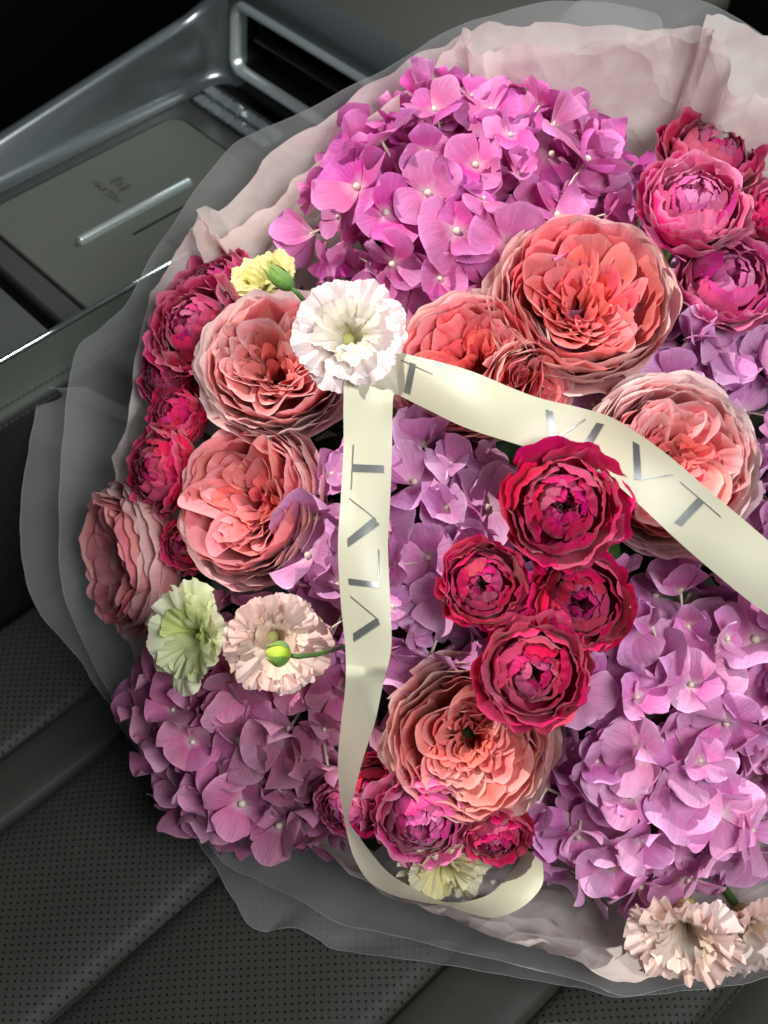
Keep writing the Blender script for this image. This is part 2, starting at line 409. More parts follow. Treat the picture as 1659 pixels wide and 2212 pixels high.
rib = mesh('rib', *box(V((0, 0, 0)), E1, E2, EZ, 0.012, 0.0009, 0.011, 0.0004))
for k in range(16):
    link('rib', rib, M_black, op, car(0.655, 0.825 - k * 0.0085, 0.150) - c0)
# front ledge behind the opening
cpart('front_ledge', cb(0.79, 0.72, 0.214, 0.145, 0.185, 0.010, 0.008), mat('grey_ledge', S(70, 70, 64), 0.6, 0, 0.3))
# crystal buttons
bt = mesh('button', *box(V((0, 0, 0)), E1, E2, EZ, 0.0052, 0.0075, 0.004, 0.0016), smooth=False)
for r in range(2):
    for k in range(6):
        link('button', bt, M_cry if not (r == 0 and k == 5) else M_glow, con, car(0.5775 + r * 0.0125, 0.856 - k * 0.0175, 0.1215 + r * 0.003) - c0)
cpart('button_plate', cb(0.584, 0.80, 0.1205, 0.0135, 0.068, 0.0012, 0.001), mat('black_gloss', (0.01, 0.01, 0.012, 1), 0.15))
# near rim with bright trim, leather ledge and its stitched flank
cpart('near_wall', cb(0.30, 0.6455, 0.142, 0.34, 0.0030, 0.0245, 0.001), M_sat)
tv, tf = tube([car(-0.05, 0.6455, 0.170) - c0, car(0.64, 0.6455, 0.170) - c0], [0.0021, 0.0021], 10)
cpart('trim_strip', (tv, tf), M_chrome)
prof = [(0.6435, 0.1685), (0.640, 0.1700), (0.630, 0.1708), (0.615, 0.1706), (0.606, 0.1690), (0.6022, 0.1660), (0.6012, 0.1640)]
loft('leather_ledge', [[car(u, a, b) - c0 for a, b in prof] for u in [-0.05 + 0.03 * k for k in range(24)]], M_side)
prof2 = [(0.6010, 0.1650), (0.5995, 0.1640), (0.5985, 0.155), (0.5975, 0.12), (0.600, 0.0), (0.604, -0.30)]
loft('flank', [[car(u, a, b) - c0 for a, b in prof2] for u in [-0.05 + 0.03 * k for k in range(24)]], mat('dark_leather', S(34, 36, 36), 0.55, 0, 0.3, bump=(700, .2, .0005)))
for k in range(52):
    for (a, b) in ((0.6052, 0.1693), (0.5985, 0.1600)):
        o = link('stitch', sv, M_thread, con, car(0.10 + k * 0.0046, a, b + 0.0004) - c0); o.rotation_euler.z = AL

# ------------------------------------------------------------------ bouquet frame
RS = 0.36
F0 = at(1100, 1250, 0.66)
SC = F0 + ray(1100, 1250).normalized() * RS
def dome(px, py, lift=0.0):
    """point where the line of sight meets the flower dome, raised toward the outside by lift"""
    d = ray(px, py).normalized(); oc = CAM - SC; b = oc.dot(d); c = oc.dot(oc) - (RS + lift) ** 2
    q = b * b - c
    t = -b - math.sqrt(q) if q > 0 else -b
    return CAM + d * t
AX = (dome(1055, 1060) - SC).normalized()
COL = SC + AX * (RS * math.cos(R_(43)))
BASE = COL - AX * 0.185
BASE.z = max(BASE.z, 0.02)
def oncollar(px, py, h):
    k = ray(px, py); t = (COL + AX * h - CAM).dot(AX) / k.dot(AX)
    p = CAM + k * t
    if p.z < 0.012: p = onz(px, py, 0.012)
    return p

# ------------------------------------------------------------------ wrapping
def crumple(N, L, tc, scales, dist, strength=0.8, normal=None):
    """sharp-ridged fold relief"""
    nrm = normal
    for sc_, d_ in zip(scales, dist):
        n1 = N.new('ShaderNodeTexNoise'); n1.inputs['Scale'].default_value = sc_ * .6; L.new(tc.outputs['Object'], n1.inputs['Vector'])
        ad = N.new('ShaderNodeVectorMath'); ad.operation = 'MULTIPLY_ADD'; ad.inputs[1].default_value = (.03, .03, .03); L.new(n1.outputs['Color'], ad.inputs[0]); L.new(tc.outputs['Object'], ad.inputs[2])
        vo = N.new('ShaderNodeTexVoronoi'); vo.feature = 'F1'; vo.inputs['Scale'].default_value = sc_; L.new(ad.outputs[0], vo.inputs['Vector'])
        b_ = N.new('ShaderNodeBump'); b_.inputs['Strength'].default_value = strength; b_.inputs['Distance'].default_value = d_
        L.new(vo.outputs['Distance'], b_.inputs['Height'])
        if nrm is not None: L.new(nrm, b_.inputs['Normal'])
        nrm = b_.outputs[0]
    return nrm
def tissue_mat():
    m, nt, N, L, b = newmat('tissue')
    tc = N.new('ShaderNodeTexCoord'); n = N.new('ShaderNodeTexNoise'); n.inputs['Scale'].default_value = 55; n.inputs['Detail'].default_value = 6
    L.new(tc.outputs['Object'], n.inputs['Vector'])
    n3 = N.new('ShaderNodeTexNoise'); n3.inputs['Scale'].default_value = 600; n3.inputs['Detail'].default_value = 3; L.new(tc.outputs['Object'], n3.inputs['Vector'])
    cr = N.new('ShaderNodeValToRGB'); cr.color_ramp.elements[0].position = .35; cr.color_ramp.elements[1].position = .7
    cr.color_ramp.elements[0].color = S(240, 224, 219); cr.color_ramp.elements[1].color = S(248, 240, 233); L.new(n.outputs['Fac'], cr.inputs[0])
    L.new(cr.outputs[0], b.inputs['Base Color']); b.inputs['Roughness'].default_value = 0.7; b.inputs['Specular IOR Level'].default_value = 0.2
    bp = N.new('ShaderNodeBump'); bp.inputs['Strength'].default_value = 0.3; bp.inputs['Distance'].default_value = 0.0006; L.new(n3.outputs['Fac'], bp.inputs['Height'])
    cn = crumple(N, L, tc, (16, 42), (.020, .007), .55, bp.outputs[0]); L.new(cn, b.inputs['Normal'])
    tr = N.new('ShaderNodeBsdfTranslucent'); L.new(cr.outputs[0], tr.inputs['Color']); L.new(cn, tr.inputs['Normal'])
    mx = N.new('ShaderNodeMixShader'); mx.inputs[0].default_value = 0.45; L.new(b.outputs[0], mx.inputs[1]); L.new(tr.outputs[0], mx.inputs[2])
    tp = N.new('ShaderNodeBsdfTransparent'); m2 = N.new('ShaderNodeMixShader'); m2.inputs[0].default_value = 0.97
    L.new(tp.outputs[0], m2.inputs[1]); L.new(mx.outputs[0], m2.inputs[2]); L.new(m2.outputs[0], N['Material Output'].inputs[0])
    return m
def film_mat(name, c, alpha, rough=0.17):
    m, nt, N, L, b = newmat(name)
    b.inputs['Base Color'].default_value = c; b.inputs['Roughness'].default_value = rough; b.inputs['Specular IOR Level'].default_value = 0.9
    tc = N.new('ShaderNodeTexCoord'); L.new(crumple(N, L, tc, (9, 26), (.03, .006), .35), b.inputs['Normal'])
    tr = N.new('ShaderNodeBsdfTranslucent'); tr.inputs['Color'].default_value = c
    mx = N.new('ShaderNodeMixShader'); mx.inputs[0].default_value = 0.45; L.new(b.outputs[0], mx.inputs[1]); L.new(tr.outputs[0], mx.inputs[2])
    tp = N.new('ShaderNodeBsdfTransparent'); m2 = N.new('ShaderNodeMixShader'); m2.inputs[0].default_value = alpha
    L.new(tp.outputs[0], m2.inputs[1]); L.new(mx.outputs[0], m2.inputs[2]); L.new(m2.outputs[0], N['Material Output'].inputs[0])
    return m
M_tissue = tissue_mat()
M_edge_hl = mat('film_edge_highlight', S(170, 174, 172), 0.3, 0, 0.5)  # pale colour stands in for the highlight along the film rims
M_film = film_mat('frosted_film', S(226, 224, 228), 0.31)
M_film2 = film_mat('frosted_film_inner', S(222, 224, 224), 0.36)

def sheet(name, pts, m, label, cat, seed, amp=0.006, freq=16, n=190, nv=26, crease=0.0, bulge=0.055, root=0.085, group=None, jag=0.0):
    C = catmull(pts, n)
    J = [(jag * nz(i * .17, 1, seed) + .5 * jag * nz(i * .41, 5, seed), jag * nz(i * .14, 2, seed) + .5 * jag * nz(i * .37, 6, seed), .0005 * jag * nz(i * .2, 3, seed)) for i in range(n)]
    vs = []
    rims = [oncollar(*c) for c in C]
    arc = [0.0]
    for i in range(1, n): arc.append(arc[-1] + (rims[i] - rims[i - 1]).length)
    b0 = BASE
    for i, p in enumerate(rims):
        rad = (p - COL); rad -= AX * rad.dot(AX); rl = rad.length; rad.normalize()
        q0 = b0 + AX * 0.015 + rad * root
        if q0.z < 0.006: q0.z = 0.006
        q1 = q0.lerp(p, 0.5) + rad * bulge - AX * 0.02
        for j in range(nv + 1):
            v = j / nv
            q = q0 * (1 - v) ** 2 + q1 * 2 * v * (1 - v) + p * v * v
            s = arc[i]
            d = amp * nz(s * freq, v * 1.4, seed) * (0.35 + 0.65 * v) * (1 - 0.55 * v ** 6)
            d += amp * 0.35 * nz(s * freq * 3.1, v * 3.0, seed + 7)
            if crease:
                cz = 1 - abs(nz(s * 22 + 3 * nz(s * 8, v * 5, seed), v * 4.5 + s * 5, seed + 21)) * 6
                c2 = 1 - abs(nz(s * 12 + v * 6, v * 3 - s * 14, seed + 33)) * 5
                d += crease * (max(0, cz) + max(0, c2))
            q = q + (RGT * J[i][0] * .00028 - UPV * J[i][1] * .00028 + AX * J[i][2]) * v ** 9
            nrm = (rad * 0.55 + AX * 0.8).normalized()
            q = q + nrm * d * (1 - 0.7 * v ** 10)
            if q.z < 0.009: q.z = 0.009 + 0.2 * abs(d)
            vs.append(q - b0)
    fs = [(i * (nv + 1) + j, (i + 1) * (nv + 1) + j, (i + 1) * (nv + 1) + j + 1, i * (nv + 1) + j + 1) for i in range(n - 1) for j in range(nv)]
    o = link(name, mesh(name, vs, fs), m, None, b0)
    if cat == 'plastic film':
        ev, ef = tube([vs[i * (nv + 1) + nv] for i in range(n)], [0.00014] * n, 5)  # thin pale tube added as a painted highlight on the rim
        link('edge_highlight', mesh('edge_highlight', ev, ef), M_edge_hl, o)
    return tag(o, label, cat, group)

TIS = [(1780, 160, .02), (1659, 78, .03), (1560, 40, .045), (1528, 36, .050), (1505, 66, .03), (1400, 62, .03), (1290, 60, .03), (1180, 52, .035), (1080, 56, .035), (1010, 66, .04),
       (948, 98, .03), (885, 137, .022), (790, 200, .02), (686, 263, .02), (587, 335, .02), (490, 455, .022), (440, 448, .030), (419, 474, .028), (392, 525, .018), (335, 625, .012), (312, 690, .01), (288, 850, .005),
       (262, 960, 0), (246, 1015, 0), (242, 1100, -.01), (262, 1300, -.03), (330, 1520, -.03), (450, 1740, -.03), (590, 1850, -.02), (655, 1818, -.005), (700, 1836, -.005), (765, 1885, -.005), (850, 1937, -.005),
       (905, 1953, -.005), (1000, 1990, -.005), (1100, 2030, -.004), (1180, 2052, -.003), (1260, 2082, -.003), (1330, 2112, -.003), (1420, 2108, -.003), (1520, 2100, -.004), (1620, 2080, -.004), (1800, 2000, -.004), (2000, 1700, 0), (2100, 1250, 0), (2080, 800, .01), (1950, 380, .02), (1800, 175, .02)]
sheet('tissue_paper', TIS, M_tissue, 'white and blush tissue paper collar standing round the flowers', 'tissue paper', 4.2, amp=0.007, freq=14, n=300, nv=36, crease=0.0052, bulge=0.045, root=0.10, jag=13)
TIS2 = [(1800, 290, .02), (1659, 203, .03), (1592, 206, .036), (1562, 120, .036), (1536, 52, .048), (1500, 84, .03), (1420, 74, .03), (1330, 88, .03), (1250, 102, .03), (1150, 106, .036), (1062, 119, .037), (1014, 108, .042), (1004, 74, .046), (962, 118, .036),
        (900, 186, .03), (800, 262, .025), (700, 345, .02), (600, 412, .022), (520, 476, .024), (470, 512, .026), (452, 500, .03), (436, 462, .034), (424, 500, .03), (440, 560, .015)]
sheet('tissue_paper', TIS2, M_tissue, 'second crumpled tissue sheet folded inside behind the deep pink hydrangea', 'tissue paper', 6.6, amp=0.006, freq=20, n=200, nv=30, crease=0.0066, bulge=0.04, root=0.10, jag=16)
F1 = [(1440, 110, .0), (1432, 66, .012), (1424, 36, .02), (1377, 18, .02), (1277, 6, .02), (1176, 6, .02), (1075, 28, .015), (980, 62, .012), (880, 120, .01), (785, 170, .01), (658, 238, .01), (560, 286, .005), (508, 312, .004), (448, 382, 0),
      (400, 448, 0), (329, 548, -.01), (272, 650, -.015), (215, 706, -.02), (168, 740, -.025), (150, 800, -.03), (140, 900, -.035), (132, 1000, -.04), (130, 1110, -.045), (130, 1220, -.05), (150, 1320, -.055), (230, 1480, -.06),
      (350, 1690, -.055), (480, 1860, -.04), (560, 1905, -.03), (650, 1945, -.02), (733, 1995, -.02), (821, 2014, -.02), (1027, 2062, -.02), (1250, 2115, -.02), (1350, 2150, -.02), (1480, 2128, -.02), (1620, 2096, -.02), (1770, 2050, -.02)]
sheet('plastic_film', F1, M_film2, 'inner sheet of frosted translucent film wrapped outside the tissue paper', 'plastic film', 9.7, amp=0.015, freq=14, n=210, bulge=0.06, root=0.105)
F2 = [(190, 838, -.06), (130, 840, -.055), (95, 838, -.05), (84, 862, -.05), (71, 925, -.05), (52, 1064, -.055), (44, 1203, -.06), (63, 1283, -.065), (99, 1338, -.07), (170, 1421, -.075), (227, 1503, -.08), (278, 1591, -.08), (352, 1707, -.08),
      (417, 1800, -.08), (472, 1887, -.075), (505, 1948, -.07), (533, 1998, -.065), (566, 2016, -.06), (602, 2008, -.055), (644, 2006, -.055), (685, 2026, -.06), (722, 2050, -.06), (800, 2062, -.055), (880, 2072, -.05), (1064, 2101, -.045),
      (1248, 2133, -.04), (1336, 2152, -.038), (1469, 2141, -.035), (1616, 2119, -.035), (1770, 2085, -.035)]
sheet('plastic_film', F2, M_film, 'outer sheet of frosted translucent film with rippled edge lying on the leather seat', 'plastic film', 15.1, amp=0.020, freq=17, n=210, bulge=0.05, root=0.115)
F3 = [(1780, 130, -.03), (1700, 105, -.02), (1659, 84, 0), (1590, 40, .0), (1510, 2, .0), (1400, -15, .0), (1266, -5, -.0), (1210, 40, -.02)]
sheet('plastic_film', F3, M_film2, 'frosted film panel standing behind the tissue paper by the pink spray roses', 'plastic film', 22.1, amp=0.005, freq=9, n=60, bulge=0.06, root=0.105)

# ------------------------------------------------------------------ flower builders
M_stem = mat('stem_green', S(86, 120, 58), 0.5, 0, 0.4, vary=(60, S(60, 92, 42)))
M_sepal = petal_mat('sepal_green', [(0, S(96, 140, 60)), (1, S(150, 182, 92))], trans=0.2, veins=0.3)

def orient(nrm, spin):
    q = V((0, 0, 1)).rotation_difference(nrm.normalized())
    return q @ Quaternion((0, 0, 1), spin)
def camvec(x, y, z): return (RGT * x + UPV * y - FWD * z).normalized()
def add_stem(t, q, top, rad, z0):
    """stem from the flower's base toward the tie point of the bouquet, in the thing's local space"""
    inv = q.inverted()
    tgt = inv @ (BASE + V((random.uniform(-.02, .02), random.uniform(-.02, .02), 0.01)) - t.location)
    a = V((0, 0, z0)); 
    pts = [a + V((0, 0, -rad)), a + V((0, 0, -rad * 2)), a + V((0, 0, -0.02)), a.lerp(tgt, 0.5) + V((0, 0, -0.01)), tgt]
    vs, fs = tube(pts, [rad * 1.2, rad * 1.5, rad, rad, rad], 8)
    link('stem', mesh('stem', vs, fs), M_stem, t)

def cup_petal(R, phi, rho, hw, zr, z0, curl, ruff, seed, tw, point=0.0, nu=14, nv=10):
    def f(u, v):
        edge = 1 - 0.17 * abs(u) ** 3.2 + point * max(0, 1 - abs(u) * 3) * 0.10
        top = v * edge
        a = phi + u * hw * (0.30 + 0.70 * min(1, v * 1.5) ** .7)
        r = rho * (0.10 + 0.90 * math.sin(min(1, top) ** 0.72 * PI / 2)) * (1 + tw * u)
        z = z0 + (zr - z0) * top ** 1.5
        l = max(0, (v - .68) / .32)
        r += rho * curl * l * l; z -= abs(curl) * 0.42 * l * l * rho
        r += rho * ruff * v * v * nz(u * 2.3 + seed, v * 1.3, seed * 1.7)
        z += rho * ruff * .9 * v * v * nz(u * 2.7 + seed + 9, v * 1.2, seed)
        r += rho * ruff * .22 * l * nz(u * 6 + seed, v * 2, seed + 3)
        z += rho * ruff * .18 * l * nz(u * 7 + seed, 2.2, seed + 5)
        return V((r * math.cos(a), r * math.sin(a), z)) * R
    return grid(nu, nv, f)
def fold_petal(R, phi, xc, a, b, arc, zrim, z0, swirl, ruff, seed, skew=0.0, nu=16, nv=9, flare=0.05):
    def f(u, v):
        th = u * arc
        X = xc + a * math.cos(th); Y = b * math.sin(th) + skew * a * math.cos(th)
        l = max(0, (v - .6) / .4)
        X += flare * l * l * math.cos(th); Y += flare * l * l * math.sin(th)
        rr = math.hypot(X, Y)
        k = .35 + .65 * v ** .75
        X = 0.09 + (X - 0.09) * k; Y *= k
        r = math.hypot(X, Y); ang = phi + math.atan2(Y, X) + swirl * (0.62 - r)
        edge = 1 - 0.12 * abs(u) ** 3
        z = z0 + (zrim(rr) - z0) * v * edge
        z -= 0.45 * flare * l * l
        d = ruff * v * nz(u * 1.9 + seed, v * 1.6, seed * 1.3)
        r += d + ruff * .18 * l * nz(u * 5.5 + seed, 1, seed + 4)
        z += ruff * .9 * v * nz(u * 2.3 + seed, v, seed + 11) + ruff * .14 * l * nz(u * 6 + seed, 3, seed)
        ang += ruff * 0.7 * v * nz(u * 2 + seed, v * 2, seed + 17)
        return V((r * math.cos(ang), r * math.sin(ang), z)) * R
    return grid(nu, nv, f)
def ball_petal(R, phi, rho, hw, zc, psi1, hz, ruff, seed, tw, flare=0.0, nu=14, nv=10, notch=0.0):
    def f(u, v):
        edge = 1 - 0.12 * abs(u) ** 3.5
        ps = R_(-80) + (R_(psi1) + R_(80)) * v * edge
        a = phi + u * hw * (0.35 + .65 * min(1, v * 1.5) ** .7)
        r = rho * math.cos(ps) * (1 + tw * u); z = zc + rho * hz * math.sin(ps)
        l = max(0, (v - .74) / .26)
        r += flare * l * l; z += flare * .25 * l
        r += rho * ruff * v * v * nz(u * 1.9 + seed, v * 1.5, seed * 1.7)
        z += rho * ruff * v * v * nz(u * 2.3 + seed + 9, v * 1.4, seed)
        r += rho * ruff * .5 * l * nz(u * 7 + seed, v * 2, seed + 3)
        z += rho * ruff * .6 * l * nz(u * 8.5 + seed, 2.2, seed + 5)
        return V((r * math.cos(a), r * math.sin(a), z)) * R
    return grid(nu, nv, f)

def garden_rose(px, py, dpx, facing, lift, mats, label, seed, depth=None, open_=1.0, layers=7, hollow=0.45, spin=None, flat=1.0, group='large garden roses', guard=1.0):
    rnd = random.Random(seed)
    p = dome(px, py, lift)
    dist = (p - CAM).dot(FWD)
    R = dpx / 2 * dist / FPX
    n = camvec(*facing)
    q = orient(n, rnd.uniform(0, 6.28) if spin is None else spin)
    # the rim plane sits about at p, the cup reaches back
    t = thing('garden_rose', p - n * (0.12 * R), label, 'rose', group, q)
    Z0 = -0.95
    k = 0
    def put(g, m):
        nonlocal k
        vs, fs, at_ = g
        link('petal', mesh('petal', vs, fs, at_), m, t); k += 1
    # reflexed guard petals
    for i in range(6):
        ph = i * 2 * PI / 6 + rnd.uniform(-.25, .25)
        put(cup_petal(R, ph, 0.93 + rnd.uniform(-.03, .04), 0.70, -0.42 + rnd.uniform(-.06, .04), Z0, 0.10 * guard, 0.10, rnd.uniform(0, 90), rnd.choice((-.04, .05)), 0.6), mats[0])
    # layered cup petals
    for L in range(layers):
        tt = L / (layers - 1)
        rho = 0.965 - 0.235 * tt
        zr = -0.27 + 0.25 * (1 - (1 - tt) ** 1.5)
        nn = 6 if L < 3 else 5
        off = rnd.uniform(0, 6.28)
        for i in range(nn):
            ph = off + i * 2 * PI / nn + rnd.uniform(-.16, .16)
            put(cup_petal(R, ph, rho * rnd.uniform(.96, 1.035), rnd.uniform(0.50, 0.78) + .10 * tt, zr + rnd.uniform(-.05, .04), Z0, rnd.uniform(-0.01, 0.08), 0.075 + .06 * tt, rnd.uniform(0, 90), rnd.uniform(-.06, .07), nu=18), mats[0 if tt < .6 else 1])
    zr_f = lambda r: -0.03 - hollow * max(0, 1 - r / 0.66) ** 1.1
    Q = rnd.choice((6, 7))
    ph0 = rnd.uniform(0, 6.28)
    sw = rnd.choice((-1, 1)) * rnd.uniform(.2, .9)
    for qd in range(Q):
        ph = ph0 + qd * 2 * PI / Q + rnd.uniform(-.22, .22)
        m_ = rnd.choice((3, 4, 4))
        big = rnd.uniform(.82, 1.06)
        sk = rnd.uniform(-.55, .55)
        wide = rnd.uniform(.75, 1.35)
        for j in range(m_):
            s = (j + .6) / m_
            xo = (0.30 + .46 * s) * big; xc = 0.26 + .10 * s
            b = (0.035 + 0.20 * s) * (6.5 / Q) * wide * rnd.uniform(.85, 1.15)
            dz = rnd.uniform(-.12, .05)
            put(fold_petal(R, ph + rnd.uniform(-.08, .08), xc, xo - xc, b, rnd.uniform(1.7, 2.5), (lambda r, dz=dz: zr_f(r) + dz), Z0 + .1, sw, 0.085, rnd.uniform(0, 90), sk + rnd.uniform(-.15, .15), flare=rnd.uniform(.02, .10), nu=22, nv=10), mats[1 if s > .5 else 2])
    for e in range(7):
        ph2 = rnd.uniform(0, 6.28)
        rr = rnd.uniform(.36, .66)
        put(fold_petal(R, ph2, rr - .14, .16, rnd.uniform(.10, .24), rnd.uniform(1.2, 1.9), zr_f, Z0 + .1, sw, 0.10, rnd.uniform(0, 90), rnd.uniform(-.5, .5), flare=.08), mats[1])
    for i in range(14):
        ph = rnd.uniform(0, 6.28); rr = rnd.uniform(.05, .30)
        dz = rnd.uniform(-.08, .06)
        put(fold_petal(R, ph, rr, .08, rnd.uniform(.05, .12), rnd.uniform(1.2, 2.2), (lambda r, dz=dz: zr_f(r) + dz), Z0 + .1, sw, 0.07, rnd.uniform(0, 90), 0, nu=10, nv=7, flare=.04), mats[2])
    add_stem(t, q, R, 0.003, Z0 * R + .002)
    return t

def spray_rose(px, py, dpx, facing, lift, mats, label, seed, group='magenta spray roses', open_=1.0, ball=0.78, ruff=0.14, guards=(1.0, .93, .86), core='ball'):
    rnd = random.Random(seed)
    p = dome(px, py, lift); dist = (p - CAM).dot(FWD); R = dpx / 2 * dist / FPX
    n = camvec(*facing); q = orient(n, rnd.uniform(0, 6.28))
    t = thing('spray_rose', p - n * (0.15 * R), label, 'rose', group, q)
    def put(g, m): link('petal', mesh('petal', *g), m, t)
    for gi, rho in enumerate(guards):
        nn = 5 if gi == 0 else 5
        off = rnd.uniform(0, 6.28)
        for i in range(nn):
            ph = off + i * 2 * PI / nn + rnd.uniform(-.2, .2)
            put(cup_petal(R, ph, rho * rnd.uniform(.93, 1.0), rnd.uniform(.58, .80), -0.22 + .12 * gi + rnd.uniform(-.07, .06), -0.95, rnd.uniform(.02, .12) * open_, ruff * 1.25, rnd.uniform(0, 90), rnd.uniform(-.06, .07), rnd.uniform(0, .8), nu=18), mats[0])
    layers = 5
    for L in range(layers):
        tt = L / (layers - 1)
        rho = ball - (ball - .30) * tt
        nn = 5 if L < 4 else 4
        off = rnd.uniform(0, 6.28)
        for i in range(nn):
            ph = off + i * 2 * PI / nn + rnd.uniform(-.2, .2)
            put(ball_petal(R, ph, rho * rnd.uniform(.95, 1.04), rnd.uniform(.62, .85), -0.32 + .30 * tt, 32 + 40 * tt + rnd.uniform(-12, 8), 0.68, ruff * 1.2, rnd.uniform(0, 90), rnd.uniform(-.06, .07), rnd.uniform(0, .05)), mats[0] if L == 0 else mats[1] if L < 3 else mats[2])
    sw = rnd.choice((-1, 1)) * .8
    Q = 4
    for qd in range(Q):
        ph = qd * 2 * PI / Q + rnd.uniform(-.3, .3)
        for j in range(3):
            s = (j + 1) / 3
            put(fold_petal(R, ph, .04, .06 + .26 * s, .05 + .16 * s, rnd.uniform(1.5, 2.1), (lambda r: 0.10 - .22 * r), -.7, sw, 0.05, rnd.uniform(0, 90), rnd.uniform(-.2, .2), nu=12, nv=7, flare=.02), mats[2])
    add_stem(t, q, R, 0.0022, -0.95 * R + .002)
    return t

M_pistil = mat('pistil', S(206, 204, 120), 0.5)
def frill_petal(R, phi, L, hw, e0, e1, frill, seed, nu=40, nv=12, wave=0.10, r0=0.06, z0=-0.75, nf=11, twist=0.0):
    path = []
    r, z = r0, z0
    for j in range(nv + 1):
        v = j / nv
        path.append((r, z, R_(e0 + (e1 - e0) * v ** 1.1)))
        el = R_(e0 + (e1 - e0) * v ** 1.1)
        r += math.cos(el) * L / nv; z += math.sin(el) * L / nv
    def f(u, v):
        j = min(int(v * nv + 1e-6), nv)
        r, z, el = path[j]
        a = phi + u * hw * (0.30 + .70 * v ** .6)
        l = max(0, (v - .66) / .34)
        ser = l ** 3 * (0.030 * nz(u * 15 + seed, 5, seed) + 0.05 * nz(u * 4 + seed, 8, seed) - 0.16 * abs(u) ** 4)
        d = wave * v * v * nz(u * 2.2 + seed, v * 1.5, seed) + frill * l ** 1.6 * (math.sin(u * nf + 3.5 * nz(u * 3, 1, seed) + seed) * .6 + 1.3 * nz(u * 7 + seed, v * 2, seed + 2))
        dl = ser + frill * .4 * l * l * nz(u * 12 + seed, 4, seed)
        r2 = r - math.sin(el) * d + math.cos(el) * dl; z2 = z + math.cos(el) * d + math.sin(el) * dl
        a += twist * v + frill * .5 * l * nz(u * 8, 9, seed) / max(r, .3)
        return V((r2 * math.cos(a), r2 * math.sin(a), z2)) * R
    return grid(nu, nv, f)

def lisianthus(px, py, dpx, facing, lift, mats, label, seed, group='ruffled lisianthus blooms', rings=((6, 1.22, .68, 82, -14), (5, 1.16, .72, 84, 4), (4, 1.02, .70, 86, 28)), frill=0.040, wave=0.24, fold=5):
    rnd = random.Random(seed)
    p = dome(px, py, lift); dist = (p - CAM).dot(FWD); R = dpx / 2 * dist / FPX
    n = camvec(*facing); q = orient(n, rnd.uniform(0, 6.28))
    t = thing('lisianthus', p, label, 'lisianthus', group, q)
    for ri, (nn, L, hw, e0, e1) in enumerate(rings):
        off = rnd.uniform(0, 6.28)
        for i in range(nn):
            g = frill_petal(R, off + i * 2 * PI / nn + rnd.uniform(-.12, .12), L * rnd.uniform(.95, 1.05), hw * rnd.uniform(.9, 1.1) * (6 / nn) ** .6, e0 + rnd.uniform(-6, 4), e1 + rnd.uniform(-14, 14), frill * rnd.uniform(.8, 1.2), rnd.uniform(0, 90), wave=wave)
            link('petal', mesh('petal', *g), mats[0] if ri < 2 else mats[1], t)
    for i in range(fold):
        ph = i * 2 * PI / max(1, fold) + rnd.uniform(-.3, .3)
        g = fold_petal(R, ph, rnd.uniform(-.08, .10), rnd.uniform(.20, .36), rnd.uniform(.16, .34), rnd.uniform(1.0, 1.7), (lambda r: 0.05 - .10 * r), -.6, .4, .12, rnd.uniform(0, 90), rnd.uniform(-.4, .4), nu=22, flare=.14)
        link('petal', mesh('petal', *g), mats[1], t)
    add_stem(t, q, R, 0.002, -0.76 * R)
    pv, pf_ = tube([V((0, 0, -.74 * R)), V((0, 0, -.5 * R)), V((.01 * R, 0, -.34 * R)), V((.01 * R, 0, -.26 * R))], [.11 * R, .10 * R, .09 * R, .05 * R], 10)
    if fold >= 7: pv = [V((p_.x * 1.5, p_.y * 1.5, -.74 * R + (p_.z + .74 * R) * .45)) for p_ in pv]
    link('pistil', mesh('pistil', pv, pf_), M_pistil, t)
    # calyx
    vs, fs = sphere(V((0, 0, -0.76 * R)), 0.10 * R, 8, 6, V((1, 1, 1.4)))
    link('calyx', mesh('calyx', vs, fs), M_stem, t)
    return t

# hydrangea petals: eight shared shapes
def hyd_petal(seed):
    L = 1.0; r = random.Random(seed)
    cup = r.uniform(-.16, .42); bend = r.uniform(-.15, .50); asym = r.uniform(-.12, .12); wid = r.uniform(.54, .68)
    def f(u, v):
        x = L * (v * (1 - 0.26 * abs(u) ** 2.2 * v * v))
        x += 0.04 * v ** 3 * nz(u * 2.2 + seed, 1, seed)
        y = (u * wid * L * math.sin(PI * .5 * min(1, v * 1.12 + .06)) ** .85 * (1 - .22 * v ** 5)) + asym * v * v
        z = L * (.16 * v + cup * u * u * v * 1.1 - bend * v * v * .55) + .10 * v * nz(u * 1.5 + seed, v * 1.7, seed * 2.1) + .03 * v * nz(u * 5 + seed, v * 4, seed)
        return V((x, y, z))
    return mesh('petal', *grid(10, 8, f))
HP = [hyd_petal(31 + i * 7) for i in range(14)]
M_bead = mat('floret_centre', S(226, 214, 206), 0.5, vary=(400, S(206, 196, 160)))
bv, bf = sphere(V((0, 0, .10)), .085, 10, 7)
b2, f2 = tube([V((0, 0, .05)), V((0, 0, -.35)), V((0, .04, -.9))], [.045, .035, .035], 6)
FLO = mesh('floret', bv + b2, bf + [tuple(i + len(bv) for i in q) for q in f2])
FLO.materials.append(M_bead)

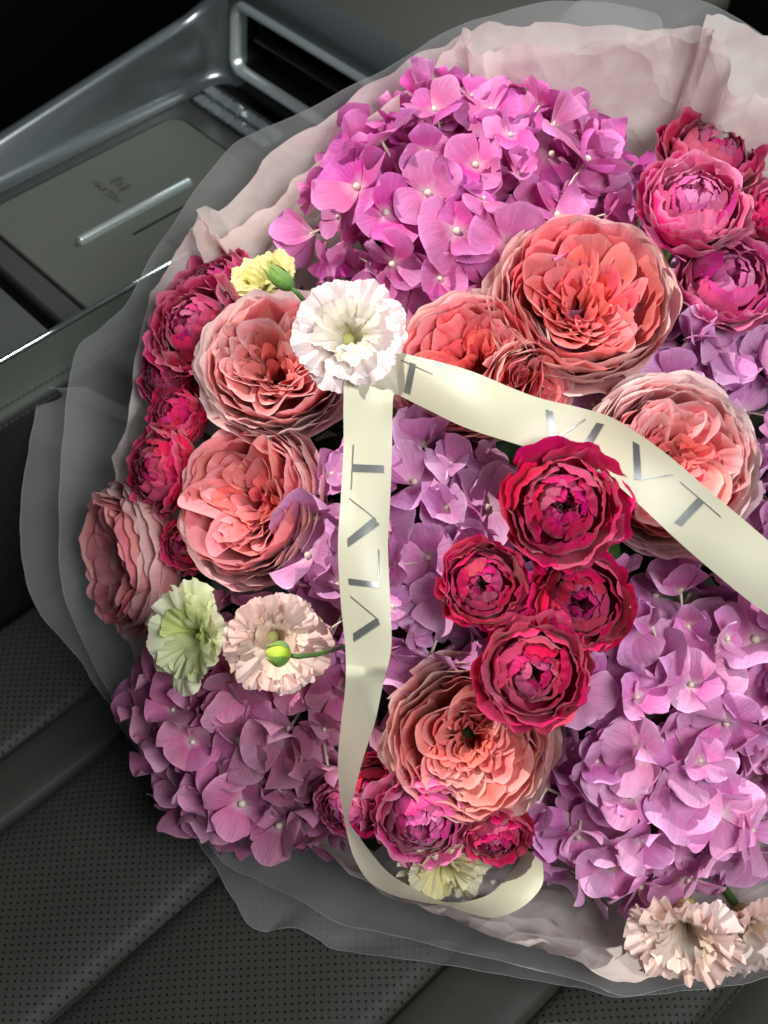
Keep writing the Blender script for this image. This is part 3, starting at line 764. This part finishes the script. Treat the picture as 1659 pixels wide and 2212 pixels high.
def hydrangea(name_label, px, py, rx, ry, m, seed, facing, lift, size=72, nfl=60, bury=0.5, depth=0.6, cut=-0.05, spread=0.85):
    """rx, ry: half extents in picture pixels at its distance; florets on an ellipsoid turned to facing"""
    rnd = random.Random(seed)
    p = dome(px, py, lift); dist = (p - CAM).dot(FWD); k = dist / FPX
    n = camvec(*facing)
    ax = (RGT - n * RGT.dot(n)).normalized(); ay = n.cross(ax)
    a, b = rx * k, ry * k; c = depth * (a + b) / 2
    ctr = p - n * c * bury
    q = Matrix((ax, ay, n)).transposed().to_quaternion()
    t = thing('hydrangea', ctr, name_label, 'hydrangea', 'mophead hydrangeas', q)
    sz = size * k
    pts = []
    def place(nf, shrink, mind, tries=9000):
        out = []; c_ = 0
        while len(out) < nf and c_ < tries:
            c_ += 1
            z = rnd.uniform(cut, 1); th = rnd.uniform(0, 2 * PI); r = math.sqrt(max(0, 1 - z * z))
            d = V((r * math.cos(th), r * math.sin(th), z))
            e = V((d.x * a, d.y * b, d.z * c)) * shrink
            if all((e - o[0]).length > mind for o in out): out.append((e, d))
        return out
    core = place(int(nfl * 1.2), 0.82, sz * .80)
    outer = place(int(nfl * 1.25), 1.0, sz * 1.0)
    for e, d in core + outer:
        e = e * rnd.uniform(.94, 1.05)
        nn = V((d.x / a, d.y / b, d.z / c)).normalized()
        nn = (nn + V((rnd.uniform(-1, 1), rnd.uniform(-1, 1), rnd.uniform(-1, 1))) * .62).normalized()
        o = link('floret', FLO, None, t)
        s = sz * rnd.uniform(.62, 1.16)
        o.location = e; o.rotation_mode = 'QUATERNION'; o.rotation_quaternion = orient(nn, rnd.uniform(0, 6.28)); o.scale = (s, s, s)
        close = rnd.uniform(-.15, .50) if rnd.random() < .75 else rnd.uniform(.5, 1.05)
        for i in range(4):
            c2 = link('petal', rnd.choice(HP) if m is None else PETS[m.name][rnd.randrange(14)], None, o)
            c2.rotation_euler = (rnd.uniform(-.45, .45), -close + rnd.uniform(-.24, .24), i * PI / 2 + rnd.uniform(-.16, .16))
            c2.location = (0, 0, 0.012 * i)
            ss = rnd.uniform(.88, 1.1) * (1.04 if i % 2 else .96); c2.scale = (ss, ss * rnd.uniform(.9, 1.05), ss)
    # stalk branches to the florets' heart
    hv, hf = sphere(V((0, 0, 0)), 1.0, 14, 10, V((a * .70, b * .70, c * .66)))
    link('flower_stalks', mesh('flower_stalks', hv, hf), M_stalk, t)
    add_stem(t, q, a, 0.004, -0.2 * c)
    return t
M_stalk = mat('stalks', S(84, 64, 70), 0.8, 0, 0.2, bump=(300, .8, .004), vary=(120, S(58, 66, 44)))
PETS = {}
def hyd_mat(name, cen, mid, rim, jit=(0.012, 0.14, 0.14)):
    m = petal_mat(name, [(0, cen), (.06, cen), (.30, mid), (.90, rim), (1, tuple(min(1, c * 1.25) for c in rim[:3]) + (1,))], trans=0.28, jit=jit, veins=0.42, vfreq=9, rough=.5, spec=.35)
    PETS[m.name] = []
    for me in HP:
        c = me.copy(); c.materials.clear(); c.materials.append(m); PETS[m.name].append(c)
    return m
H_mag = hyd_mat('hydrangea_magenta', S(228, 170, 200), S(218, 94, 170), S(216, 124, 192))
H_lil = hyd_mat('hydrangea_lilac', S(232, 190, 212), S(220, 136, 196), S(222, 164, 212))
H_pnk = hyd_mat('hydrangea_pink', S(240, 206, 218), S(226, 132, 194), S(232, 168, 216))
H_mau = hyd_mat('hydrangea_mauve', S(230, 186, 204), S(214, 122, 168), S(220, 150, 188))

# rose colours: outer layers, inner layers, heart
def rose_set(n, rim, outer, inner, heart, deep):
    return [petal_mat(n + '_outer', [(0, deep), (.45, outer), (.80, outer), (.98, rim)], trans=.36, veins=.20, vfreq=12),
            petal_mat(n + '_inner', [(0, deep), (.5, inner), (.86, inner), (1, outer)], trans=.38, veins=.20, vfreq=10),
            petal_mat(n + '_heart', [(0, deep), (.5, heart), (1, inner)], trans=.38, veins=.20, vfreq=8)]
R_coral = rose_set('coral_rose', S(254, 222, 216), S(250, 158, 164), S(250, 126, 130), S(244, 92, 92), S(212, 46, 52))
R_pink = rose_set('pink_rose', S(254, 236, 234), S(254, 206, 208), S(253, 158, 158), S(250, 114, 106), S(222, 64, 56))
R_peach = rose_set('peach_rose', S(254, 226, 220), S(253, 192, 188), S(252, 158, 152), S(250, 124, 116), S(220, 76, 68))
R_dusk = rose_set('dusky_rose', S(252, 212, 212), S(250, 172, 176), S(248, 150, 152), S(244, 126, 124), S(210, 78, 80))
def spray_set(n, rim, outer, inner, heart, deep):
    return [petal_mat(n + '_guard', [(0, deep), (.5, outer), (.9, outer), (1, rim)], trans=.22, veins=.3, vfreq=12),
            petal_mat(n + '_middle', [(0, deep), (.5, inner), (1, outer)], trans=.22, veins=.3, vfreq=10),
            petal_mat(n + '_heart', [(0, deep), (.5, heart), (1, inner)], trans=.22, veins=.3, vfreq=8)]
S_mag = spray_set('magenta', S(226, 48, 116), S(202, 22, 86), S(192, 46, 106), S(194, 76, 130), S(120, 8, 44))
S_pnk = spray_set('mauve_pink', S(242, 150, 190), S(226, 84, 148), S(228, 112, 174), S(228, 128, 186), S(170, 28, 84))
S_dark = spray_set('dark_raspberry', S(224, 112, 152), S(190, 44, 96), S(184, 58, 110), S(182, 80, 126), S(96, 8, 38))
S_red = spray_set('cerise', S(236, 76, 130), S(214, 30, 92), S(198, 44, 104), S(176, 62, 110), S(110, 6, 36))
L_white = [petal_mat('white_frill', [(0, S(238, 234, 196)), (.4, S(250, 240, 232)), (1, S(252, 236, 236))], trans=.35, veins=.14, vfreq=14, jit=(.01, .2, .04)),
           petal_mat('white_heart', [(0, S(226, 222, 150)), (.4, S(246, 238, 208)), (1, S(252, 244, 236))], trans=.35, veins=.14, jit=(.01, .2, .04))]
L_green = [petal_mat('green_frill', [(0, S(206, 222, 130)), (.5, S(226, 236, 172)), (1, S(238, 242, 206))], trans=.35, veins=.18, vfreq=14, jit=(.01, .2, .05)),
           petal_mat('green_heart', [(0, S(206, 222, 120)), (1, S(230, 238, 178))], trans=.35, veins=.18, jit=(.01, .2, .05))]
L_blush = [petal_mat('blush_frill', [(0, S(246, 222, 170)), (.4, S(248, 222, 206)), (1, S(250, 222, 214))], trans=.35, veins=.2, vfreq=14, jit=(.01, .25, .05)),
           petal_mat('blush_heart', [(0, S(240, 214, 150)), (.5, S(250, 226, 196)), (1, S(250, 228, 214))], trans=.35, veins=.2, jit=(.01, .25, .05))]
L_yel = [petal_mat('yellow_frill', [(0, S(222, 222, 110)), (.6, S(232, 228, 150)), (1, S(238, 232, 176))], trans=.35, veins=.2, vfreq=14), petal_mat('yellow_heart', [(0, S(216, 216, 100)), (1, S(236, 230, 160))], trans=.35)]
L_cream = [petal_mat('cream_frill', [(0, S(236, 226, 150)), (.6, S(244, 236, 190)), (1, S(246, 240, 206))], trans=.35, veins=.2, vfreq=14), petal_mat('cream_heart', [(0, S(232, 222, 140)), (1, S(244, 236, 186))], trans=.35)]

# ------------------------------------------------------------------ dark leaves added under the flowers so the gaps look deep and shaded
def leaf_mesh(seed):
    def f(u, v):
        wd = .30 * math.sin(PI * min(1, v * .96 + .04)) ** .75
        return V((v, u * wd, .10 * v - .22 * v * v + .10 * abs(u) * wd * 2 + .03 * nz(u * 2 + seed, v * 3, seed)))
    return mesh('fill_leaf', *grid(6, 12, f))
M_leaf = petal_mat('gap_fill_green', [(0, S(40, 66, 34)), (1, S(58, 88, 44))], trans=.15, veins=.5, rough=.42, jit=(.02, .1, .2))
LV = [leaf_mesh(i) for i in (3, 8, 14)]
for me in LV: me.materials.append(M_leaf)
gr = thing('gap_fill_leaves', BASE, 'dark green leaves added under the flowers to darken the gaps between them', 'leaves')
rl = random.Random(5)
for i in range(150):
    a_ = rl.uniform(0, 2 * PI); rr = math.sqrt(rl.random()) * .20
    t1 = (AX.cross(V((1, 0, 0)))).normalized(); t2 = AX.cross(t1)
    rad_ = t1 * math.cos(a_) + t2 * math.sin(a_)
    pp = SC + (AX * math.sqrt(RS * RS - rr * rr) + rad_ * rr) - AX * rl.uniform(.055, .085)
    o = link('fill_leaf', rl.choice(LV), None, gr, pp - BASE)
    zz = (AX * .75 + rad_ * rl.uniform(0, .9)).normalized()
    o.rotation_mode = 'QUATERNION'; o.rotation_quaternion = orient(zz, rl.uniform(0, 6.28)); k_ = rl.uniform(.05, .075); o.scale = (k_, k_, k_)

# ------------------------------------------------------------------ flowers
hydrangea('deep pink hydrangea mophead against the tissue paper behind the large coral rose', 1045, 378, 372, 350, H_mag, 11, (-.04, .40, .91), .012, size=86, nfl=125, cut=.10, depth=.75, bury=.7)
hydrangea('lilac hydrangea mophead partly under the hanging ribbon, in the middle of the bouquet', 892, 1190, 275, 285, H_lil, 12, (-.12, .05, .99), -.014, size=86, nfl=80, depth=.6, bury=.8)
hydrangea('lilac hydrangea mophead tucked between the coral rose and the pale pink rose', 1500, 765, 320, 215, H_lil, 13, (.15, .2, .97), -.030, size=86, nfl=60, depth=.6, bury=.8)
hydrangea('large pink hydrangea mophead above the blush lisianthus', 1455, 1610, 350, 395, H_pnk, 14, (.08, -.12, .98), -.010, size=102, nfl=95, depth=.55, bury=.8)
hydrangea('shaded mauve hydrangea mophead below the pale green lisianthus', 515, 1630, 315, 285, H_mau, 15, (-.42, -.30, .85), -.010, size=86, nfl=85, depth=.7, bury=.75)

hydrangea('lilac hydrangea mophead beyond the pale pink rose, under the tail of the ribbon', 1850, 1250, 260, 330, H_lil, 16, (.35, .0, .93), -.005, size=90, nfl=55, depth=.55, bury=.8)

garden_rose(1276, 604, 412, (.02, .30, .95), .022, R_coral, 'largest coral garden rose, wide open with a deep dark centre', 101, hollow=.62)
garden_rose(588, 755, 355, (-.02, .30, .95), .020, R_pink, 'pale pink garden rose beside the white lisianthus with salmon heart', 102, hollow=.6)
garden_rose(1010, 775, 360, (-.18, .14, .97), .004, R_coral, 'coral garden rose half covered by the ribbon, next to the white lisianthus', 103, layers=6)
garden_rose(1165, 850, 215, (.35, -.25, .9), -.006, R_coral, 'small coral rose squeezed under the ribbon below the largest rose', 108, layers=5)
garden_rose(488, 1078, 372, (-.50, .10, .86), .012, R_dusk, 'salmon pink garden rose above the pale green and blush lisianthus pair', 104, layers=7)
garden_rose(196, 1215, 340, (-.85, -.10, .52), .010, R_dusk, 'dusky pink garden rose seen from the side at the bouquet edge', 105, layers=6)
garden_rose(1472, 998, 405, (.04, .02, 1.0), .008, R_pink, 'pale pink garden rose with deep salmon heart under the lettered ribbon', 106, layers=8)
garden_rose(1018, 1622, 385, (-.04, -.02, 1.0), .014, R_peach, 'peach garden rose with quartered heart below the magenta spray roses', 107, layers=7, hollow=.4)

spray_rose(1225, 1092, 278, (.0, .04, 1), .054, S_mag, 'largest magenta spray rose overlapping the lower edge of the ribbon', 201)
spray_rose(1044, 1263, 198, (-.05, .02, 1), .024, S_mag, 'round magenta spray rose on lilac hydrangea, nearest the hanging ribbon', 202, ball=.86)
spray_rose(1264, 1306, 232, (.04, .0, 1), .020, S_mag, 'magenta spray rose between the largest one and the pink hydrangea', 203, ball=.82)
spray_rose(1160, 1457, 252, (.0, .02, 1), .030, S_mag, 'magenta spray rose overlapping the top of the peach rose', 204)
spray_rose(912, 1795, 225, (-.05, -.30, .95), .018, S_pnk, 'mauve pink spray rose inside the ribbon loop', 205, ball=.84)
spray_rose(735, 1762, 140, (-.35, -.35, .85), .006, S_pnk, 'small mauve spray rose crossed by the ribbon edge', 206, ball=.84)
spray_rose(800, 1720, 180, (-.1, .1, .95), .000, S_red, 'cerise spray rose behind the ribbon loop under the peach rose', 207)
spray_rose(1078, 1832, 160, (.1, -.55, .8), .010, S_red, 'cerise spray rose nodding down at the end of the ribbon loop', 208)
spray_rose(1512, 408, 250, (.02, .38, .92), .046, S_pnk, 'pink spray rose with ruffled cup below the dark one by the tissue paper', 209, group='pink spray roses by the tissue paper')
spray_rose(1560, 296, 235, (.15, .5, .8), .034, S_dark, 'dark raspberry spray rose leaning against the tissue paper behind the pink one', 210, group='pink spray roses by the tissue paper')
spray_rose(1592, 585, 228, (.10, .22, .96), .018, S_pnk, 'mauve pink spray rose beside the largest coral rose', 211, ball=.86, group='pink spray roses by the tissue paper')
spray_rose(1690, 450, 150, (.4, .2, .85), .02, S_dark, 'small dark spray rose against the tissue paper beside the pink ruffled cup', 212, group='pink spray roses by the tissue paper')
spray_rose(438, 600, 215, (-.40, .50, .75), .016, S_dark, 'dark raspberry spray rose in the tissue paper fold above its paler neighbour', 213, group='dark spray roses along the tissue paper')
spray_rose(392, 690, 240, (-.45, .25, .85), .026, S_dark, 'ruffled raspberry spray rose beside the pale pink rose', 214, group='dark spray roses along the tissue paper')
spray_rose(338, 800, 165, (-.55, .1, .8), .014, S_dark, 'small dark raspberry spray rose under the ruffled one', 215, group='dark spray roses along the tissue paper')
spray_rose(362, 885, 160, (-.45, .35, .8), .006, S_red, 'half open cerise spray rose between raspberry roses', 216, group='dark spray roses along the tissue paper', ball=.9)
spray_rose(312, 1010, 205, (-.70, .05, .7), .010, S_red, 'cerise spray rose with a dark heart above the dusky rose', 217, group='dark spray roses along the tissue paper')
spray_rose(392, 1175, 130, (-.3, .0, .95), -.006, S_red, 'sliver of a cerise rose between dusky and salmon roses', 218, group='dark spray roses along the tissue paper')

lisianthus(750, 718, 286, (-.02, .06, 1), .050, L_white, 'white frilled lisianthus bloom on top of the ribbon fold', 301, fold=8, frill=.034)
lisianthus(400, 1375, 270, (-.60, .05, .79), .030, L_green, 'pale green frilled lisianthus bloom turned sideways', 302)
lisianthus(592, 1392, 262, (.10, -.15, .95), .020, L_blush, 'blush cream lisianthus bloom with a green bud on it', 303, frill=.085, wave=.26, fold=8)
lisianthus(568, 590, 175, (-.25, .6, .7), .004, L_yel, 'yellow lisianthus half hidden behind the pale pink rose', 304)
lisianthus(955, 1885, 215, (-.05, -.55, .8), .004, L_cream, 'cream lisianthus peeping out inside the ribbon loop', 305)
lisianthus(1475, 2035, 290, (-.25, -.50, .8), .022, L_blush, 'blush lisianthus drooping over the tissue paper below the pink hydrangea', 306, frill=.085, wave=.26, fold=8)
lisianthus(1640, 2030, 240, (.25, -.45, .8), .012, L_blush, 'smaller blush lisianthus beside the larger drooping one on the tissue paper', 307, frill=.085, wave=.26, fold=8)

# buds
M_bud = petal_mat('bud_green', [(0, S(80, 124, 44)), (.6, S(128, 168, 66)), (1, S(150, 186, 84))], trans=.12, veins=.25, rough=.4)
M_bud2 = petal_mat('bud_lime', [(0, S(150, 176, 60)), (.5, S(196, 214, 96)), (1, S(206, 220, 110))], trans=.15, veins=.2, rough=.4)
def bud(px0, py0, px1, py1, wpx, lift, m, label, nsep, tipl, name='flower_bud'):
    a = dome(px0, py0, lift); b = dome(px1, py1, lift + .006); d = b - a; Lb = d.length; R = wpx / 2 * (a - CAM).dot(FWD) / FPX
    q = orient(d, 0.4); t = thing(name, a, label, 'bud', None, q)
    def body(u, v):
        r = R * math.sin(PI * (0.04 + 0.93 * v ** .85)) ** .8 * (1 - .25 * v)
        return V((r * math.cos(u * PI), r * math.sin(u * PI), Lb * v))
    link('bud_body', mesh('bud_body', *grid(18, 12, body)), m, t)
    for i in range(nsep):
        ph = i * 2 * PI / nsep
        def sep(u, v):
            r = R * math.sin(PI * (0.04 + 0.93 * min(1, v * .9) ** .85)) ** .8 * (1 - .25 * v) * 1.04 + R * .03
            a_ = ph + u * .55 * (1 - v) ** .7 * (.4 + .6 * min(1, v * 4))
            r += tipl * R * max(0, v - .8) * 2.5
            return V((r * math.cos(a_), r * math.sin(a_), Lb * v * (1 + .35 * tipl)))
        link('sepal', mesh('sepal', *grid(4, 10, sep)), M_sepal, t)
    inv = q.inverted(); tgt = inv @ (BASE - a); dn = inv @ (SC - a).normalized()
    vs, fs = tube([V((0, 0, R * .2)), V((0, 0, -.004)), V((0, 0, -.009)) + dn * .012, dn * .05 + V((0, 0, -.012))], [.0012, .0014, .0013, .0013], 7)
    link('stem', mesh('stem', vs, fs), M_stem, t)
bud(632, 624, 582, 580, 44, .044, M_bud, 'pointed green rose bud beside the white lisianthus', 5, .6, 'rose_bud')
bud(628, 1416, 574, 1408, 62, .046, M_bud2, 'round lime green bud in front of the blush lisianthus', 4, .15, 'lisianthus_bud')

# ------------------------------------------------------------------ ribbon
def ribbon_mat():
    m, nt, N, L, b = newmat('cream_satin')
    at_ = N.new('ShaderNodeAttribute'); at_.attribute_name = 'g'
    as_ = N.new('ShaderNodeAttribute'); as_.attribute_name = 's'
    cx = N.new('ShaderNodeCombineXYZ')
    for i, (src, k) in enumerate(((at_, 2200.0), (as_, 90.0))):
        mu = N.new('ShaderNodeMath'); mu.operation = 'MULTIPLY'; mu.inputs[1].default_value = k; L.new(src.outputs['Fac'], mu.inputs[0]); L.new(mu.outputs[0], cx.inputs[i])
    n = N.new('ShaderNodeTexNoise'); n.inputs['Scale'].default_value = 1.0; n.inputs['Detail'].default_value = 2; L.new(cx.outputs[0], n.inputs['Vector'])
    b.inputs['Base Color'].default_value = S(192, 194, 170); b.inputs['Roughness'].default_value = 0.27; b.inputs['Specular IOR Level'].default_value = 0.6
    b.inputs['Anisotropic'].default_value = 0.6; b.inputs['Sheen Weight'].default_value = 0.15
    bp = N.new('ShaderNodeBump'); bp.inputs['Strength'].default_value = 0.35; bp.inputs['Distance'].default_value = 0.0004; L.new(n.outputs['Fac'], bp.inputs['Height']); L.new(bp.outputs[0], b.inputs['Normal'])
    tr = N.new('ShaderNodeBsdfTranslucent'); tr.inputs['Color'].default_value = S(236, 226, 200)
    mx = N.new('ShaderNodeMixShader'); mx.inputs[0].default_value = 0.18; L.new(b.outputs[0], mx.inputs[1]); L.new(tr.outputs[0], mx.inputs[2]); L.new(mx.outputs[0], N['Material Output'].inputs[0])
    return m
def foil_mat():
    m, nt, N, L, b = newmat('silver_foil')
    tc = N.new('ShaderNodeTexCoord'); n = N.new('ShaderNodeTexNoise'); n.inputs['Scale'].default_value = 900; L.new(tc.outputs['Object'], n.inputs['Vector'])
    b.inputs['Base Color'].default_value = S(118, 122, 120); b.inputs['Metallic'].default_value = 0.6; b.inputs['Roughness'].default_value = 0.32
    bp = N.new('ShaderNodeBump'); bp.inputs['Strength'].default_value = 0.25; bp.inputs['Distance'].default_value = 0.0003; L.new(n.outputs['Fac'], bp.inputs['Height']); L.new(bp.outputs[0], b.inputs['Normal'])
    return m
M_rib = ribbon_mat(); M_foil = foil_mat()
# sections: outer edge x,y, inner edge x,y, lift above the dome, turn (which edge is nearer)
SEC = [(1172, 1862, 1130, 1828, .000, 1), (1171, 1912, 1118, 1866, .010, 1), (1130, 1958, 1093, 1897, .016, 1), (1069, 1982, 1058, 1931, .020, 1), (1015, 1973, 1008, 1948, .022, 1), (967, 1957, 984, 1949, .024, 1),
       (915, 1949, 948, 1945, .026, 1), (850, 1934, 898, 1921, .028, 1), (798, 1905, 842, 1887, .030, 1), (766, 1855, 803, 1844, .031, 1), (752, 1810, 771, 1800, .032, 1), (743, 1765, 753, 1768, .033, 1), (733, 1710, 766, 1710, .034, 1),
       (730, 1640, 784, 1640, .035, 1), (737, 1560, 810, 1560, .036, 1), (746, 1480, 827, 1480, .036, 1), (746, 1400, 845, 1400, .036, 1), (736, 1300, 843, 1300, .036, 1), (730, 1180, 838, 1180, .036, 1), (736, 1080, 843, 1080, .036, 1),
       (742, 960, 847, 960, .036, 1), (742, 870, 848, 880, .036, 1), (748, 800, 850, 856, .034, 1), (795, 755, 853, 852, .033, 1), (845, 752, 857, 852, .033, 1), (880, 765, 866, 856, .034, 1), (950, 782, 924, 885, .036, 1),
       (1024, 804, 1006, 924, .038, 1), (1150, 855, 1108, 957, .040, 1), (1251, 880, 1196, 984, .040, 1), (1317, 900, 1262, 1006, .040, 1), (1377, 935, 1318, 1036, .040, 1), (1453, 991, 1385, 1094, .039, 1), (1528, 1056, 1455, 1160, .038, 1),
       (1600, 1117, 1530, 1226, .036, 1), (1680, 1185, 1620, 1300, .032, 1), (1780, 1268, 1725, 1378, .025, 1), (1880, 1370, 1815, 1470, .015, 1), (1960, 1490, 1880, 1570, -.02, 1)]
NR, NT = 316, 10
RC = catmull(SEC, NR)
W0 = 0.0262
rows3 = []; pxr = []
def sphere_depth(px, py, lift): return (dome(px, py, lift) - CAM).dot(FWD)
for c in RC:
    mx_, my_ = (c[0] + c[2]) / 2, (c[1] + c[3]) / 2
    kk = len(rows3)
    dm = sphere_depth(mx_, my_, c[4]) + 0.0030 * math.sin(kk * .16) + 0.0016 * math.sin(kk * .071 + 1)
    wv = math.hypot(c[0] - c[2], c[1] - c[3]) * dm / FPX
    dz = math.sqrt(max(0, W0 * W0 - wv * wv))
    dz = min(dz, .022)
    row = []
    for j in range(NT + 1):
        t = j / NT
        x, y = c[0] + (c[2] - c[0]) * t, c[1] + (c[3] - c[1]) * t
        row.append(at(x, y, dm + (t - .5) * dz * (1 if my_ > 1450 else 0.0) + 0.0035 * math.sin(kk * .09 + .6) * (2 * t - 1) ** 2 + 0.0022 * math.sin(kk * .13) * (2 * t - 1)))
    rows3.append(row)
rb0 = rows3[150][5].copy()
vs = [p - rb0 for r in rows3 for p in r]
fs = [(k * (NT + 1) + i, k * (NT + 1) + i + 1, (k + 1) * (NT + 1) + i + 1, (k + 1) * (NT + 1) + i) for k in range(NR - 1) for i in range(NT)]
g = [k / NR for k in range(NR) for i in range(NT + 1)]; s = [i / NT for k in range(NR) for i in range(NT + 1)]
rib = thing('satin_ribbon', rb0, 'cream satin ribbon with silver VLVT lettering draped and looped over the flowers', 'ribbon')
band = link('ribbon_band', mesh('ribbon_band', vs, fs, {'g': g, 's': s}), M_rib, rib)
def rib_inv(px, py):
    """picture position -> (row, across) on the ribbon"""
    best = None
    for k, c in enumerate(RC[110:-1]):
        ex, ey = c[2] - c[0], c[3] - c[1]; l2 = ex * ex + ey * ey
        t = ((px - c[0]) * ex + (py - c[1]) * ey) / l2
        dx, dy = c[0] + ex * t - px, c[1] + ey * t - py; d = dx * dx + dy * dy + (0 if -.3 < t < 1.3 else 1e5)
        if best is None or d < best[0]: best = (d, k + 110, t)
    k = best[1]; out = best[2]
    # refine between neighbouring rows
    def perp(kk):
        c = RC[kk]; ex, ey = c[2] - c[0], c[3] - c[1]; return ((px - c[0]) * -ey + (py - c[1]) * ex) / math.hypot(ex, ey)
    p0 = perp(k)
    for k2 in (k - 1, k + 1):
        p1 = perp(k2)
        if p0 * p1 < 0: return k + (k2 - k) * p0 / (p0 - p1), out
    return float(k), out
def rib_pt(kf, t, off):
    k = min(max(int(kf), 0), NR - 2); f = kf - k
    def P(r):
        q = min(max(t * NT, 0), NT - 1e-4); i = int(q); return rows3[r][i].lerp(rows3[r][i + 1], q - i)
    p = P(k).lerp(P(k + 1), f)
    n = (P(k + 1) - P(k)).cross(rows3[k][NT] - rows3[k][0]).normalized()
    if n.dot(CAM - p) < 0: n = -n
    return p + n * off
def letter_quad(quad, na=10, nb=3):
    a, b, c, d = quad; vs, fs = [], []
    for i in range(na + 1):
        for j in range(nb + 1):
            u, v = i / na, j / nb
            x = (a[0] * (1 - u) + d[0] * u) * (1 - v) + (b[0] * (1 - u) + c[0] * u) * v
            y = (a[1] * (1 - u) + d[1] * u) * (1 - v) + (b[1] * (1 - u) + c[1] * u) * v
            kf, t = rib_inv(x, y); vs.append(rib_pt(kf, t, 0.00035) - rb0)
    for i in range(na):
        for j in range(nb):
            q = i * (nb + 1) + j; fs.append((q, q + 1, q + nb + 2, q + nb + 1))
    return vs, fs
def thin(p, q, wd=2.6):
    dx, dy = q[0] - p[0], q[1] - p[1]; l = math.hypot(dx, dy); nx, ny = -dy / l * wd / 2, dx / l * wd / 2
    return ((p[0] - nx, p[1] - ny), (p[0] + nx, p[1] + ny), (q[0] + nx, q[1] + ny), (q[0] - nx, q[1] - ny))
LET = {'letter_v': [[((763, 1368), (764, 1386), (821, 1348), (814, 1334)), thin((757, 1288), (818, 1339))],
                    [((749.7, 1164), (751, 1182), (820, 1133), (806, 1118)), thin((754, 1077), (812, 1122))],
                    [((1178, 885), (1193, 888), (1204.5, 948), (1190, 951)), thin((1203, 946), (1265, 905))],
                    [((1367, 953), (1381, 961), (1386, 1036), (1370, 1037)), thin((1384, 1035), (1453, 1025))]],
       'letter_l': [[((752.4, 1249), (753, 1263), (818, 1270), (818, 1258)), thin((818, 1187), (818, 1269))],
                    [((1289, 913), (1305, 916), (1277, 963), (1257, 963)), thin((1262, 963), (1324, 997))]],
       'letter_t': [[((762, 1003), (762, 1019.5), (829, 1021.5), (829, 1005.5)), thin((763, 961), (758, 1058))],
                    [((886, 782), (899, 787), (886, 852), (873, 847)), thin((867, 778), (936, 809))],
                    [((1507, 1074), (1521, 1085), (1470.5, 1137), (1455.5, 1129.5)), thin((1468, 1041), (1556, 1117))]]}
for nm, lst in LET.items():
    for quads in lst:
        vs, fs = [], []
        for qd in quads:
            v2, f2 = letter_quad(qd); k = len(vs); vs += v2; fs += [tuple(i + k for i in q) for q in f2]
        link(nm, mesh(nm, vs, fs), M_foil, rib)
